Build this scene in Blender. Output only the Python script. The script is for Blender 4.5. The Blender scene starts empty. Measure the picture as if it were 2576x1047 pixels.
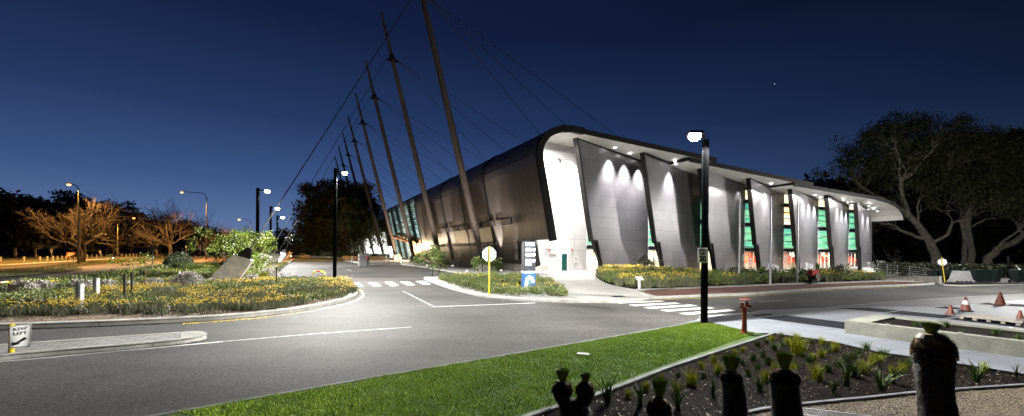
import bpy, bmesh, math, random
import numpy as np
from mathutils import Vector, Matrix
from mathutils.geometry import tessellate_polygon
C = bpy.context.scene
col = C.collection
# ------------------------------------------------------------------ camera (2576 px wide working frame)
FPX, CX, HY, H, RS = 1058.0, 1288.0, 634.0, 2.3, 0.0085
RC = math.sqrt(1 - RS*RS)
cam_d = bpy.data.cameras.new('camera'); cam = bpy.data.objects.new('camera', cam_d); col.objects.link(cam)
cam_d.sensor_fit = 'HORIZONTAL'; cam_d.sensor_width = 36; cam_d.lens = 36*FPX/2576
cam_d.shift_y = (HY-523.5)/2576; cam_d.clip_end = 6000; cam_d.clip_start = 0.05
cam.matrix_world = Matrix(((RC, -RS, 0, 0), (0, 0, -1, 0), (RS, RC, 0, H), (0, 0, 0, 1)))
C.camera = cam
# ------------------------------------------------------------------ sky at dusk
W = bpy.data.worlds.new("World"); C.world = W; W.use_nodes = True
wn, wl = W.node_tree.nodes, W.node_tree.links
wn.clear()
wo = wn.new('ShaderNodeOutputWorld'); bg = wn.new('ShaderNodeBackground'); wl.new(bg.outputs[0], wo.inputs[0])
sky = wn.new('ShaderNodeTexSky'); sky.sky_type = 'NISHITA'; sky.sun_disc = False
sky.sun_elevation = math.radians(-4.0); sky.sun_rotation = math.radians(-28); sky.ozone_density = 4.0
tc = wn.new('ShaderNodeTexCoord'); sp = wn.new('ShaderNodeSeparateXYZ'); wl.new(tc.outputs['Generated'], sp.inputs[0])
ramp = wn.new('ShaderNodeValToRGB'); wl.new(sp.outputs['Z'], ramp.inputs[0])
def setramp(rn, stops):
    e = rn.color_ramp.elements
    while len(e) > 1: e.remove(e[-1])
    e[0].position = stops[0][0]; e[0].color = (*stops[0][1], 1)
    for p_, c_ in stops[1:]:
        x = e.new(p_); x.color = (*c_, 1)
setramp(ramp, [(0.0, (.170,.235,.40)), (.06, (.105,.180,.37)), (.14, (.050,.100,.26)), (.27, (.019,.044,.130)), (.45, (.0070,.0155,.054)), (.75, (.0035,.0070,.024))])
# brighter towards the afterglow (left of the middle), darker to the right
dt = wn.new('ShaderNodeVectorMath'); dt.operation = 'DOT_PRODUCT'; dt.inputs[1].default_value = (-math.sin(math.radians(28)), math.cos(math.radians(28)), 0)
wl.new(tc.outputs['Generated'], dt.inputs[0])
mr = wn.new('ShaderNodeMapRange'); mr.inputs['From Min'].default_value = -.1; mr.inputs['From Max'].default_value = 1.0
mr.inputs['To Min'].default_value = .06; mr.inputs['To Max'].default_value = 1.0
wl.new(dt.outputs['Value'], mr.inputs[0])
sc_ = wn.new('ShaderNodeVectorMath'); sc_.operation = 'SCALE'; wl.new(ramp.outputs[0], sc_.inputs[0]); wl.new(mr.outputs[0], sc_.inputs['Scale'])
# the physical sky, weak after sunset, added under it
sk2 = wn.new('ShaderNodeVectorMath'); sk2.operation = 'SCALE'; wl.new(sky.outputs[0], sk2.inputs[0]); sk2.inputs['Scale'].default_value = .10
ad = wn.new('ShaderNodeVectorMath'); ad.operation = 'ADD'; wl.new(sc_.outputs[0], ad.inputs[0]); wl.new(sk2.outputs[0], ad.inputs[1])
vo_ = wn.new('ShaderNodeTexVoronoi'); vo_.inputs['Scale'].default_value = 26; wl.new(tc.outputs['Generated'], vo_.inputs['Vector'])
st1 = wn.new('ShaderNodeMath'); st1.operation = 'LESS_THAN'; st1.inputs[1].default_value = .022; wl.new(vo_.outputs['Distance'], st1.inputs[0])
st2 = wn.new('ShaderNodeSeparateXYZ'); wl.new(vo_.outputs['Color'], st2.inputs[0])
st3 = wn.new('ShaderNodeMath'); st3.operation = 'GREATER_THAN'; st3.inputs[1].default_value = .96; wl.new(st2.outputs['X'], st3.inputs[0])
st4 = wn.new('ShaderNodeMath'); st4.operation = 'MULTIPLY'; wl.new(st1.outputs[0], st4.inputs[0]); wl.new(st3.outputs[0], st4.inputs[1])
st5 = wn.new('ShaderNodeMath'); st5.operation = 'MULTIPLY'; wl.new(st4.outputs[0], st5.inputs[0]); wl.new(st2.outputs['Y'], st5.inputs[1])
ad2 = wn.new('ShaderNodeVectorMath'); ad2.operation = 'ADD'; wl.new(ad.outputs[0], ad2.inputs[0]); wl.new(st5.outputs[0], ad2.inputs[1])
wl.new(ad2.outputs[0], bg.inputs[0]); bg.inputs[1].default_value = 0.37
C.view_settings.view_transform = 'Standard'; C.view_settings.look = 'None'; C.view_settings.exposure = 1.3; C.view_settings.gamma = 1
C.cycles.use_denoising = True
C.cycles.max_bounces = 6; C.cycles.diffuse_bounces = 4; C.cycles.glossy_bounces = 2; C.cycles.transmission_bounces = 3
C.cycles.caustics_reflective = False; C.cycles.caustics_refractive = False
C.cycles.sample_clamp_indirect = 4
# ------------------------------------------------------------------ frames of reference
A = (4.03, 48.4)                       # front left foot of the hall's end wall
RX, RY = .897, .443                    # along the end wall
R0, FALL = 33.0, .012                  # ground falls gently past this line
ROTB = math.atan2(RY, RX)
def gz(x, y): return -FALL*max(0.0, x*RX+y*RY-R0)
def G(px, py, dz=0.0):                 # where a sight line meets the ground
    a, b = px-CX, HY-py
    dx, dy, dzr = RC*a - RS*b, FPX, RS*a + RC*b
    s = -(H-dz)/dzr
    if s*(dx*RX+dy*RY) > R0:
        s = -(H-dz-FALL*R0)/(dzr+FALL*(dx*RX+dy*RY))
    return (s*dx, s*dy)
def G3(px, py, dz=0.0):
    x, y = G(px, py, dz); return Vector((x, y, gz(x, y)+dz))
def hgt(px, py, x, y):                 # height at which a sight line passes over the ground point
    hor = HY + (px-CX)*RS
    return H + (hor-py)/FPX*y
def xat(px, y): return (px-CX)/FPX*y
def BW(t, u): return (A[0]+t*RX-u*RY, A[1]+t*RY+u*RX)
# ------------------------------------------------------------------ materials
def newmat(name):
    m = bpy.data.materials.new(name); m.use_nodes = True
    n = m.node_tree.nodes; return m, n, m.node_tree.links, n['Principled BSDF']
def mat(name, c, rough=.7, metal=0, var=0, scale=3, bump=0, bscale=None, c2=None, emit=None, es=0, spec=None, island=0, coat=0, trans=0, detail=4, dist=.02):
    m, n, l, b = newmat(name)
    b.inputs['Base Color'].default_value = (*c, 1); b.inputs['Roughness'].default_value = rough; b.inputs['Metallic'].default_value = metal
    if spec is not None: b.inputs['Specular IOR Level'].default_value = spec
    if coat: b.inputs['Coat Weight'].default_value = coat
    if emit: b.inputs['Emission Color'].default_value = (*emit, 1); b.inputs['Emission Strength'].default_value = es
    if trans: b.inputs['Transmission Weight'].default_value = trans
    t = n.new('ShaderNodeTexCoord')
    if var or c2:
        nz = n.new('ShaderNodeTexNoise'); nz.inputs['Scale'].default_value = scale; nz.inputs['Detail'].default_value = detail; nz.inputs['Roughness'].default_value = .65
        l.new(t.outputs['Object'], nz.inputs['Vector'])
        r = n.new('ShaderNodeValToRGB'); l.new(nz.outputs[0], r.inputs[0])
        ca = tuple(max(0, x*(1-var)) for x in c); cb = c2 if c2 else tuple(min(1, x*(1+var)) for x in c)
        setramp(r, [(.32, ca), (.68, cb)])
        last = r.outputs[0]
        if island:
            ge = n.new('ShaderNodeNewGeometry'); mm = n.new('ShaderNodeMapRange'); mm.inputs['To Min'].default_value = 1-island; mm.inputs['To Max'].default_value = 1+island
            l.new(ge.outputs['Random Per Island'], mm.inputs[0])
            v = n.new('ShaderNodeVectorMath'); v.operation = 'SCALE'; l.new(last, v.inputs[0]); l.new(mm.outputs[0], v.inputs['Scale']); last = v.outputs[0]
        l.new(last, b.inputs['Base Color'])
    if bump:
        nb = n.new('ShaderNodeTexNoise'); nb.inputs['Scale'].default_value = bscale or scale*6; nb.inputs['Detail'].default_value = 5
        l.new(t.outputs['Object'], nb.inputs['Vector'])
        bp = n.new('ShaderNodeBump'); bp.inputs['Strength'].default_value = bump; bp.inputs['Distance'].default_value = dist
        l.new(nb.outputs[0], bp.inputs['Height']); l.new(bp.outputs[0], b.inputs['Normal'])
    return m
def emat(name, c, s):
    m, n, l, b = newmat(name); b.inputs['Base Color'].default_value = (*[min(1, x) for x in c], 1)
    b.inputs['Emission Color'].default_value = (*c, 1); b.inputs['Emission Strength'].default_value = s; return m
def panelmat(name, c, rough, metal, pw, ph, joint=.035, offx=0, offz=0, jc=.25, stain=0.12, bump=0):
    """flat cladding sheets with open joints, in the part's own x (along) and z (up)"""
    m, n, l, b = newmat(name)
    t = n.new('ShaderNodeTexCoord'); s = n.new('ShaderNodeSeparateXYZ'); l.new(t.outputs['Object'], s.inputs[0])
    def grid(sock, size, off, w):
        a = n.new('ShaderNodeMath'); a.operation = 'ADD'; a.inputs[1].default_value = off + 100*size; l.new(sock, a.inputs[0])
        d = n.new('ShaderNodeMath'); d.operation = 'DIVIDE'; d.inputs[1].default_value = size; l.new(a.outputs[0], d.inputs[0])
        f = n.new('ShaderNodeMath'); f.operation = 'FRACT'; l.new(d.outputs[0], f.inputs[0])
        g = n.new('ShaderNodeMath'); g.operation = 'LESS_THAN'; g.inputs[1].default_value = w/size; l.new(f.outputs[0], g.inputs[0])
        fl = n.new('ShaderNodeMath'); fl.operation = 'FLOOR'; l.new(d.outputs[0], fl.inputs[0])
        return g.outputs[0], fl.outputs[0]
    gx, fx = grid(s.outputs['X'], pw, offx, joint); gzz, fz = grid(s.outputs['Z'], ph, offz, joint)
    mx = n.new('ShaderNodeMath'); mx.operation = 'MAXIMUM'; l.new(gx, mx.inputs[0]); l.new(gzz, mx.inputs[1])
    cb = n.new('ShaderNodeCombineXYZ'); l.new(fx, cb.inputs[0]); l.new(fz, cb.inputs[1])
    wn_ = n.new('ShaderNodeTexWhiteNoise'); l.new(cb.outputs[0], wn_.inputs['Vector'])
    nz = n.new('ShaderNodeTexNoise'); nz.inputs['Scale'].default_value = .7; nz.inputs['Detail'].default_value = 6; l.new(t.outputs['Object'], nz.inputs['Vector'])
    v1 = n.new('ShaderNodeMapRange'); v1.inputs['To Min'].default_value = 1-stain; v1.inputs['To Max'].default_value = 1+stain*.5; l.new(nz.outputs[0], v1.inputs[0])
    v2 = n.new('ShaderNodeMapRange'); v2.inputs['To Min'].default_value = .93; v2.inputs['To Max'].default_value = 1.04; l.new(wn_.outputs['Value'], v2.inputs[0])
    pr = n.new('ShaderNodeMath'); pr.operation = 'MULTIPLY'; l.new(v1.outputs[0], pr.inputs[0]); l.new(v2.outputs[0], pr.inputs[1])
    sc = n.new('ShaderNodeVectorMath'); sc.operation = 'SCALE'; sc.inputs[0].default_value = c; l.new(pr.outputs[0], sc.inputs['Scale'])
    mi = n.new('ShaderNodeMix'); mi.data_type = 'RGBA'; l.new(mx.outputs[0], mi.inputs[0]); l.new(sc.outputs[0], mi.inputs[6]); mi.inputs[7].default_value = (c[0]*jc, c[1]*jc, c[2]*jc, 1)
    l.new(mi.outputs[2], b.inputs['Base Color'])
    rr = n.new('ShaderNodeMapRange'); rr.inputs['To Min'].default_value = rough-.06; rr.inputs['To Max'].default_value = rough+.08; l.new(nz.outputs[0], rr.inputs[0]); l.new(rr.outputs[0], b.inputs['Roughness'])
    b.inputs['Metallic'].default_value = metal
    return m
# ------------------------------------------------------------------ mesh builders
def link(o, parent=None):
    col.objects.link(o)
    if parent is not None: o.parent = parent
    return o
class MB:
    def __init__(s): s.v = []; s.f = []; s.m = []; s.mi = 0
    def face(s, pts):
        b = len(s.v); s.v += [tuple(p) for p in pts]; s.f.append(tuple(range(b, b+len(pts)))); s.m.append(s.mi); return s
    def hexa(s, p):                    # 8 points: bottom 4 then top 4
        b = len(s.v); s.v += [tuple(q) for q in p]
        for f in ((0,3,2,1),(4,5,6,7),(0,1,5,4),(1,2,6,5),(2,3,7,6),(3,0,4,7)): s.f.append(tuple(b+i for i in f)); s.m.append(s.mi)
        return s
    def box(s, x0, x1, y0, y1, z0, z1): s.hexa([(x0,y0,z0),(x1,y0,z0),(x1,y1,z0),(x0,y1,z0),(x0,y0,z1),(x1,y0,z1),(x1,y1,z1),(x0,y1,z1)]); return s
    def cbox(s, c, sz, rz=0, bev=0):
        hx, hy, hz = sz[0]/2, sz[1]/2, sz[2]/2; ca, sa = math.cos(rz), math.sin(rz)
        f = lambda x, y, z: (c[0]+x*ca-y*sa, c[1]+x*sa+y*ca, c[2]+z)
        if not bev:
            s.hexa([f(-hx,-hy,-hz),f(hx,-hy,-hz),f(hx,hy,-hz),f(-hx,hy,-hz),f(-hx,-hy,hz),f(hx,-hy,hz),f(hx,hy,hz),f(-hx,hy,hz)]); return s
        pr = [(-hx+bev,-hy),(hx-bev,-hy),(hx,-hy+bev),(hx,hy-bev),(hx-bev,hy),(-hx+bev,hy),(-hx,hy-bev),(-hx,-hy+bev)]
        q = lambda k: [(max(-hx+bev,min(hx-bev,a)) if k else a, max(-hy+bev,min(hy-bev,b)) if k else b) for a, b in pr]
        rings = [[f(a,b,-hz) for a,b in pr],[f(a,b,hz-bev) for a,b in pr],[f(a,b,hz) for a,b in [(x*(1-bev/hx),y*(1-bev/hy)) for x,y in pr]]]
        s.loft(rings, True, True); return s
    def loft(s, rings, cap0=False, cap1=False, closed=True):
        b = len(s.v); n = len(rings[0])
        for r in rings: s.v += [tuple(p) for p in r]
        for i in range(len(rings)-1):
            for j in range(n if closed else n-1):
                k = (j+1) % n
                s.f.append((b+i*n+j, b+i*n+k, b+(i+1)*n+k, b+(i+1)*n+j)); s.m.append(s.mi)
        if cap0: s.f.append(tuple(b+j for j in range(n-1, -1, -1))); s.m.append(s.mi)
        if cap1: s.f.append(tuple(b+(len(rings)-1)*n+j for j in range(n))); s.m.append(s.mi)
        return s
    def tube(s, pts, rad, n=8, cap=True):
        pts = [Vector(p) for p in pts]
        if not hasattr(rad, '__len__'): rad = [rad]*len(pts)
        rings = []; up = None
        for i, p in enumerate(pts):
            d = (pts[min(i+1, len(pts)-1)] - pts[max(i-1, 0)]).normalized()
            if up is None: up = Vector((0,0,1)) if abs(d.z) < .9 else Vector((1,0,0))
            x = d.cross(up).normalized(); y = x.cross(d).normalized(); up = y
            rings.append([p + (x*math.cos(2*math.pi*k/n) + y*math.sin(2*math.pi*k/n))*rad[i] for k in range(n)])
        s.loft(rings, cap, cap); return s
    def lathe(s, prof, c=(0,0,0), n=16, cap=True):
        s.loft([[(c[0]+r*math.cos(2*math.pi*k/n), c[1]+r*math.sin(2*math.pi*k/n), c[2]+z) for k in range(n)] for r, z in prof], cap, cap); return s
    def extr(s, poly, f0, f1):         # polygon mapped by two functions to its two ends
        s.loft([[f0(a, b) for a, b in poly], [f1(a, b) for a, b in poly]], True, True); return s
    def make(s, name, mats, smooth=False):
        me = bpy.data.meshes.new(name); me.from_pydata(s.v, [], s.f)
        mats = mats if isinstance(mats, (list, tuple)) else [mats]
        for m in mats: me.materials.append(m)
        if len(mats) > 1: me.polygons.foreach_set('material_index', s.m)
        if smooth:
            me.polygons.foreach_set('use_smooth', [True]*len(s.f))
        bm = bmesh.new(); bm.from_mesh(me)
        if smooth:
            bmesh.ops.remove_doubles(bm, verts=bm.verts, dist=.0005)
            for e in bm.edges:
                if len(e.link_faces) == 2 and e.calc_face_angle(0) > .7: e.smooth = False
        bmesh.ops.recalc_face_normals(bm, faces=bm.faces); bm.to_mesh(me); bm.free(); me.update(); return me
    def build(s, name, mats, parent=None, loc=(0,0,0), rot=(0,0,0), smooth=False):
        o = bpy.data.objects.new(name, s.make(name, mats, smooth)); o.location = loc; o.rotation_euler = rot
        return link(o, parent)
def mesh_np(name, V, F, mats, parent=None, midx=None, loc=(0,0,0), smooth=False):
    V = np.asarray(V, dtype=np.float32); F = np.asarray(F, dtype=np.int32)
    me = bpy.data.meshes.new(name); k = F.shape[1]
    me.vertices.add(len(V)); me.vertices.foreach_set('co', V.ravel())
    me.loops.add(F.size); me.loops.foreach_set('vertex_index', F.ravel())
    me.polygons.add(len(F)); me.polygons.foreach_set('loop_start', np.arange(0, F.size, k, dtype=np.int32))
    for m in (mats if isinstance(mats, (list, tuple)) else [mats]): me.materials.append(m)
    if midx is not None: me.polygons.foreach_set('material_index', np.asarray(midx, dtype=np.int32))
    if smooth: me.polygons.foreach_set('use_smooth', np.ones(len(F), dtype=bool))
    me.update(calc_edges=True)
    o = bpy.data.objects.new(name, me); o.location = loc
    return link(o, parent)
def tag(o, label=None, cat=None, group=None, kind=None):
    if label: o['label'] = label
    if cat: o['category'] = cat
    if group: o['group'] = group
    if kind: o['kind'] = kind
    return o
def thing(name, label, cat, loc=(0,0,0), rz=0, group=None):
    o = bpy.data.objects.new(name, None); o.location = loc; o.rotation_euler = (0,0,rz); o.empty_display_size = .2
    link(o); return tag(o, label, cat, group)
def copy_tree(o, parent=None):
    c = o.copy(); link(c, parent)
    for ch in o.children: copy_tree(ch, c)
    return c
def light(kind, name, loc, energy, color, parent=None, size=.1, spot=None, blend=.5, aim=None, lsize=None):
    d = bpy.data.lights.new(name, kind); d.energy = energy; d.color = color
    if kind == 'AREA':
        d.size = size
        if lsize: d.shape = 'RECTANGLE'; d.size_y = lsize
    else: d.shadow_soft_size = size
    if spot: d.spot_size = math.radians(spot); d.spot_blend = blend
    o = bpy.data.objects.new(name, d); o.location = loc; link(o, parent)
    if aim is not None:
        o.rotation_euler = (Vector(aim)-Vector(loc)).to_track_quat('-Z', 'Y').to_euler()
    return o
def batwing(o, k=.42, p=1.6, back=None):
    """road optic: the lamp throws more light sideways than straight down"""
    d = o.data; d.use_nodes = True; n, l = d.node_tree.nodes, d.node_tree.links; e = n['Emission']
    t = n.new('ShaderNodeTexCoord'); s = n.new('ShaderNodeSeparateXYZ'); l.new(t.outputs['Normal'], s.inputs[0])
    a = n.new('ShaderNodeMath'); a.operation = 'ABSOLUTE'; l.new(s.outputs['Z'], a.inputs[0])
    m = n.new('ShaderNodeMath'); m.operation = 'MAXIMUM'; m.inputs[1].default_value = .42; l.new(a.outputs[0], m.inputs[0])
    q = n.new('ShaderNodeMath'); q.operation = 'POWER'; q.inputs[1].default_value = -p; l.new(m.outputs[0], q.inputs[0])
    r = n.new('ShaderNodeMath'); r.operation = 'MULTIPLY'; r.inputs[1].default_value = k; l.new(q.outputs[0], r.inputs[0]); last = r.outputs[0]
    if back:                           # output masked towards the lamp's own pole, so the pole stays black
        h = n.new('ShaderNodeVectorMath'); h.operation = 'MULTIPLY'; h.inputs[1].default_value = (1,1,0); l.new(t.outputs['Normal'], h.inputs[0])
        g = n.new('ShaderNodeVectorMath'); g.operation = 'NORMALIZE'; l.new(h.outputs[0], g.inputs[0])
        f = n.new('ShaderNodeVectorMath'); f.operation = 'DOT_PRODUCT'; f.inputs[1].default_value = (back[0], back[1], 0); l.new(g.outputs[0], f.inputs[0])
        c = n.new('ShaderNodeMapRange'); c.inputs['From Min'].default_value = .965; c.inputs['From Max'].default_value = .99; c.inputs['To Min'].default_value = 1; c.inputs['To Max'].default_value = .02; l.new(f.outputs['Value'], c.inputs[0])
        z = n.new('ShaderNodeMath'); z.operation = 'MULTIPLY'; l.new(last, z.inputs[0]); l.new(c.outputs[0], z.inputs[1]); last = z.outputs[0]
    l.new(last, e.inputs['Strength'])
    return o
def catmull(pts, n=6, closed=False):
    P = [Vector((*p[:2], 0)) for p in pts]; out = []; N = len(P)
    for i in range(N if closed else N-1):
        if closed: a, b, c, d = P[i-1], P[i], P[(i+1) % N], P[(i+2) % N]
        else: a, b, c, d = P[max(i-1,0)], P[i], P[i+1], P[min(i+2,N-1)]
        for k in range(n):
            t = k/n
            q = .5*((2*b)+(c-a)*t+(2*a-5*b+4*c-d)*t*t+(3*b-a-3*c+d)*t**3); out.append((q.x, q.y))
    if not closed: out.append((P[-1].x, P[-1].y))
    return out
def GP(pts): return [G(*p) for p in pts]
def sheet(name, pts, dz, m, label=None, kind='structure', cat=None, parent=None, group=None):
    q = [pts[0]]
    for a in pts[1:]:
        if math.hypot(a[0]-q[-1][0], a[1]-q[-1][1]) > .01: q.append(a)
    pts = q; bm = bmesh.new(); vs = [bm.verts.new((x, y, 0)) for x, y in pts]
    for tri in tessellate_polygon([[Vector((x, y, 0)) for x, y in pts]]):
        try: bm.faces.new([vs[i] for i in tri])
        except ValueError: pass
    pa = abs(sum(pts[i-1][0]*pts[i][1]-pts[i][0]*pts[i-1][1] for i in range(len(pts))))/2
    ta = sum(f.calc_area() for f in bm.faces)
    if abs(pa-ta) > .02*pa: print('BADPOLY', name, round(pa,1), round(ta,1))
    bmesh.ops.bisect_plane(bm, geom=bm.verts[:]+bm.edges[:]+bm.faces[:], plane_co=(RX*R0, RY*R0, 0), plane_no=(RX, RY, 0))
    for v in bm.verts: v.co.z = gz(v.co.x, v.co.y)+dz
    for f in bm.faces:
        f.normal_update()
        if f.normal.z < 0: f.normal_flip()
    me = bpy.data.meshes.new(name); bm.to_mesh(me); bm.free(); me.materials.append(m)
    o = bpy.data.objects.new(name, me); link(o, parent); tag(o, label, cat, group, kind if parent is None else None); return o
def resample(pts, step):
    out = [pts[0]]; acc = 0
    for a, b in zip(pts, pts[1:]):
        L = math.hypot(b[0]-a[0], b[1]-a[1]); d = step-acc
        while d <= L:
            t = d/L; out.append((a[0]+(b[0]-a[0])*t, a[1]+(b[1]-a[1])*t)); d += step
        acc = (acc+L) % step
    if math.hypot(out[-1][0]-pts[-1][0], out[-1][1]-pts[-1][1]) > .05: out.append(pts[-1])
    return out
def normals2(p):
    out = []
    for i in range(len(p)):
        a, b = p[max(i-1,0)], p[min(i+1,len(p)-1)]; dx, dy = b[0]-a[0], b[1]-a[1]; L = math.hypot(dx, dy) or 1
        out.append((-dy/L, dx/L))
    return out
def kerb(name, pts, m, w=.18, h=.14, side=1, seg=2.4, z0=-.02, kind='structure', label=None, cat=None, parent=None):
    """precast kerb lengths laid end to end; the body lies on the given side of the line"""
    p = resample(pts, .3); nn = normals2(p); mb = MB(); per = max(2, int(seg/.3))
    for i in range(0, len(p)-1, per):
        idx = list(range(i, min(i+per, len(p)-1)+1)); rings = []
        for q, k in enumerate(idx):
            x, y = p[k]; nx, ny = nn[k][0]*side, nn[k][1]*side
            if q == len(idx)-1 and k < len(p)-1: x -= (p[k][0]-p[k-1][0])*.05; y -= (p[k][1]-p[k-1][1])*.05
            g = gz(x, y); c = .03
            rings.append([(x+nx*a, y+ny*a, g+z) for a, z in ((0, z0), (.02, h-c-.02), (.03+c, h), (w-.01, h), (w, h-.01), (w, z0))])
        mb.loft(rings, True, True)
    o = mb.build(name, m, parent); tag(o, label, cat, None, kind if parent is None else None); return o
def strip(name, pts, w, dz, m, **k):
    p = resample(pts, 1.0); nn = normals2(p); mb = MB()
    mb.loft([[(x-nx*w/2, y-ny*w/2, gz(x, y)+dz), (x+nx*w/2, y+ny*w/2, gz(x, y)+dz)] for (x, y), (nx, ny) in zip(p, nn)], closed=False)
    o = mb.build(name, m); tag(o, k.get('label'), None, None, 'structure'); return o
def text(s, size, m, name, parent, loc, rot, depth=.004, extrude=.002, bold=.0, align='CENTER', sx=1):
    cu = bpy.data.curves.new('lettering', 'FONT'); cu.body = s; cu.size = size; cu.align_x = align; cu.align_y = 'CENTER'; cu.extrude = extrude; cu.offset = bold; cu.resolution_u = 3
    o = bpy.data.objects.new('lettering_tmp', cu); col.objects.link(o)
    bpy.context.view_layer.update()
    me = bpy.data.meshes.new_from_object(o.evaluated_get(bpy.context.evaluated_depsgraph_get())); me.name = name
    bpy.data.objects.remove(o); bpy.data.curves.remove(cu)
    me.materials.clear(); me.materials.append(m)
    o = bpy.data.objects.new(name, me); o.location = loc; o.rotation_euler = rot; o.scale = (sx,1,1); return link(o, parent)
def inpoly(P, x, y):
    c = np.zeros(len(x), bool); n = len(P)
    for i in range(n):
        x1, y1 = P[i]; x2, y2 = P[(i+1) % n]
        cond = ((y1 > y) != (y2 > y)) & (x < (x2-x1)*(y-y1)/((y2-y1) or 1e-9)+x1); c ^= cond
    return c
def scatter(P, n, rng):
    P = np.array(P); lo, hi = P.min(0), P.max(0); xs = np.zeros(0); ys = np.zeros(0)
    for _ in range(60):
        x = rng.uniform(lo[0], hi[0], n*2); y = rng.uniform(lo[1], hi[1], n*2); k = inpoly(P, x, y)
        xs = np.r_[xs, x[k]]; ys = np.r_[ys, y[k]]
        if len(xs) >= n: break
    return xs[:n], ys[:n]
def gzn(x, y): return -FALL*np.maximum(0, x*RX+y*RY-R0)
ORD = ['first','second','third','fourth','fifth','sixth','seventh','eighth','ninth','tenth','eleventh','twelfth','thirteenth','fourteenth','fifteenth','sixteenth','seventeenth','eighteenth','nineteenth','twentieth']
# ------------------------------------------------------------------ ground, roads, paving
M = {}
def asphalt(name, c):
    m, n, l, b = newmat(name)
    t = n.new('ShaderNodeTexCoord')
    a = n.new('ShaderNodeTexNoise'); a.inputs['Scale'].default_value = .22; a.inputs['Detail'].default_value = 6; l.new(t.outputs['Object'], a.inputs['Vector'])
    f = n.new('ShaderNodeTexNoise'); f.inputs['Scale'].default_value = 26; f.inputs['Detail'].default_value = 4; l.new(t.outputs['Object'], f.inputs['Vector'])
    mp = n.new('ShaderNodeMapping'); mp.inputs['Rotation'].default_value = (0, 0, .42); mp.inputs['Scale'].default_value = (.12, 1.6, 1); l.new(t.outputs['Object'], mp.inputs[0])
    g = n.new('ShaderNodeTexNoise'); g.inputs['Scale'].default_value = 1; g.inputs['Detail'].default_value = 4; l.new(mp.outputs[0], g.inputs['Vector'])
    r = n.new('ShaderNodeValToRGB'); setramp(r, [(.35, tuple(x*.62 for x in c)), (.5, c), (.65, tuple(x*1.3 for x in c))]); l.new(a.outputs[0], r.inputs[0])
    s1 = n.new('ShaderNodeMapRange'); s1.inputs['From Min'].default_value = .25; s1.inputs['From Max'].default_value = .75; s1.inputs['To Min'].default_value = .40; s1.inputs['To Max'].default_value = 1.65; l.new(f.outputs[0], s1.inputs[0])
    s2 = n.new('ShaderNodeMapRange'); s2.inputs['To Min'].default_value = .72; s2.inputs['To Max'].default_value = 1.28; l.new(g.outputs[0], s2.inputs[0])
    # hairline cracks sealed with bitumen
    vo = n.new('ShaderNodeTexVoronoi'); vo.feature = 'DISTANCE_TO_EDGE'; vo.inputs['Scale'].default_value = .11
    wz = n.new('ShaderNodeTexNoise'); wz.inputs['Scale'].default_value = .9; l.new(t.outputs['Object'], wz.inputs['Vector'])
    wa = n.new('ShaderNodeVectorMath'); wa.operation = 'SCALE'; wa.inputs['Scale'].default_value = 2.5; l.new(wz.outputs['Color'], wa.inputs[0])
    wb = n.new('ShaderNodeVectorMath'); wb.operation = 'ADD'; l.new(t.outputs['Object'], wb.inputs[0]); l.new(wa.outputs[0], wb.inputs[1]); l.new(wb.outputs[0], vo.inputs['Vector'])
    ck = n.new('ShaderNodeMapRange'); ck.inputs['From Min'].default_value = .0; ck.inputs['From Max'].default_value = .004; ck.inputs['To Min'].default_value = .72; l.new(vo.outputs['Distance'], ck.inputs[0])
    m1 = n.new('ShaderNodeMath'); m1.operation = 'MULTIPLY'; l.new(s1.outputs[0], m1.inputs[0]); l.new(s2.outputs[0], m1.inputs[1])
    m0 = n.new('ShaderNodeMath'); m0.operation = 'MULTIPLY'; l.new(m1.outputs[0], m0.inputs[0]); l.new(ck.outputs[0], m0.inputs[1])
    so = n.new('ShaderNodeTexNoise'); so.inputs['Scale'].default_value = .9; so.inputs['Detail'].default_value = 3; l.new(t.outputs['Object'], so.inputs['Vector'])
    sr = n.new('ShaderNodeMapRange'); sr.inputs['From Min'].default_value = .60; sr.inputs['From Max'].default_value = .70; sr.inputs['To Min'].default_value = 1; sr.inputs['To Max'].default_value = .72; l.new(so.outputs[0], sr.inputs[0])
    m2 = n.new('ShaderNodeMath'); m2.operation = 'MULTIPLY'; l.new(m0.outputs[0], m2.inputs[0]); l.new(sr.outputs[0], m2.inputs[1])
    v = n.new('ShaderNodeVectorMath'); v.operation = 'SCALE'; l.new(r.outputs[0], v.inputs[0]); l.new(m2.outputs[0], v.inputs['Scale']); l.new(v.outputs[0], b.inputs['Base Color'])
    bp = n.new('ShaderNodeBump'); bp.inputs['Strength'].default_value = .6; bp.inputs['Distance'].default_value = .012; l.new(f.outputs[0], bp.inputs['Height']); l.new(bp.outputs[0], b.inputs['Normal'])
    b.inputs['Roughness'].default_value = .82; b.inputs['Specular IOR Level'].default_value = .22; return m
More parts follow.
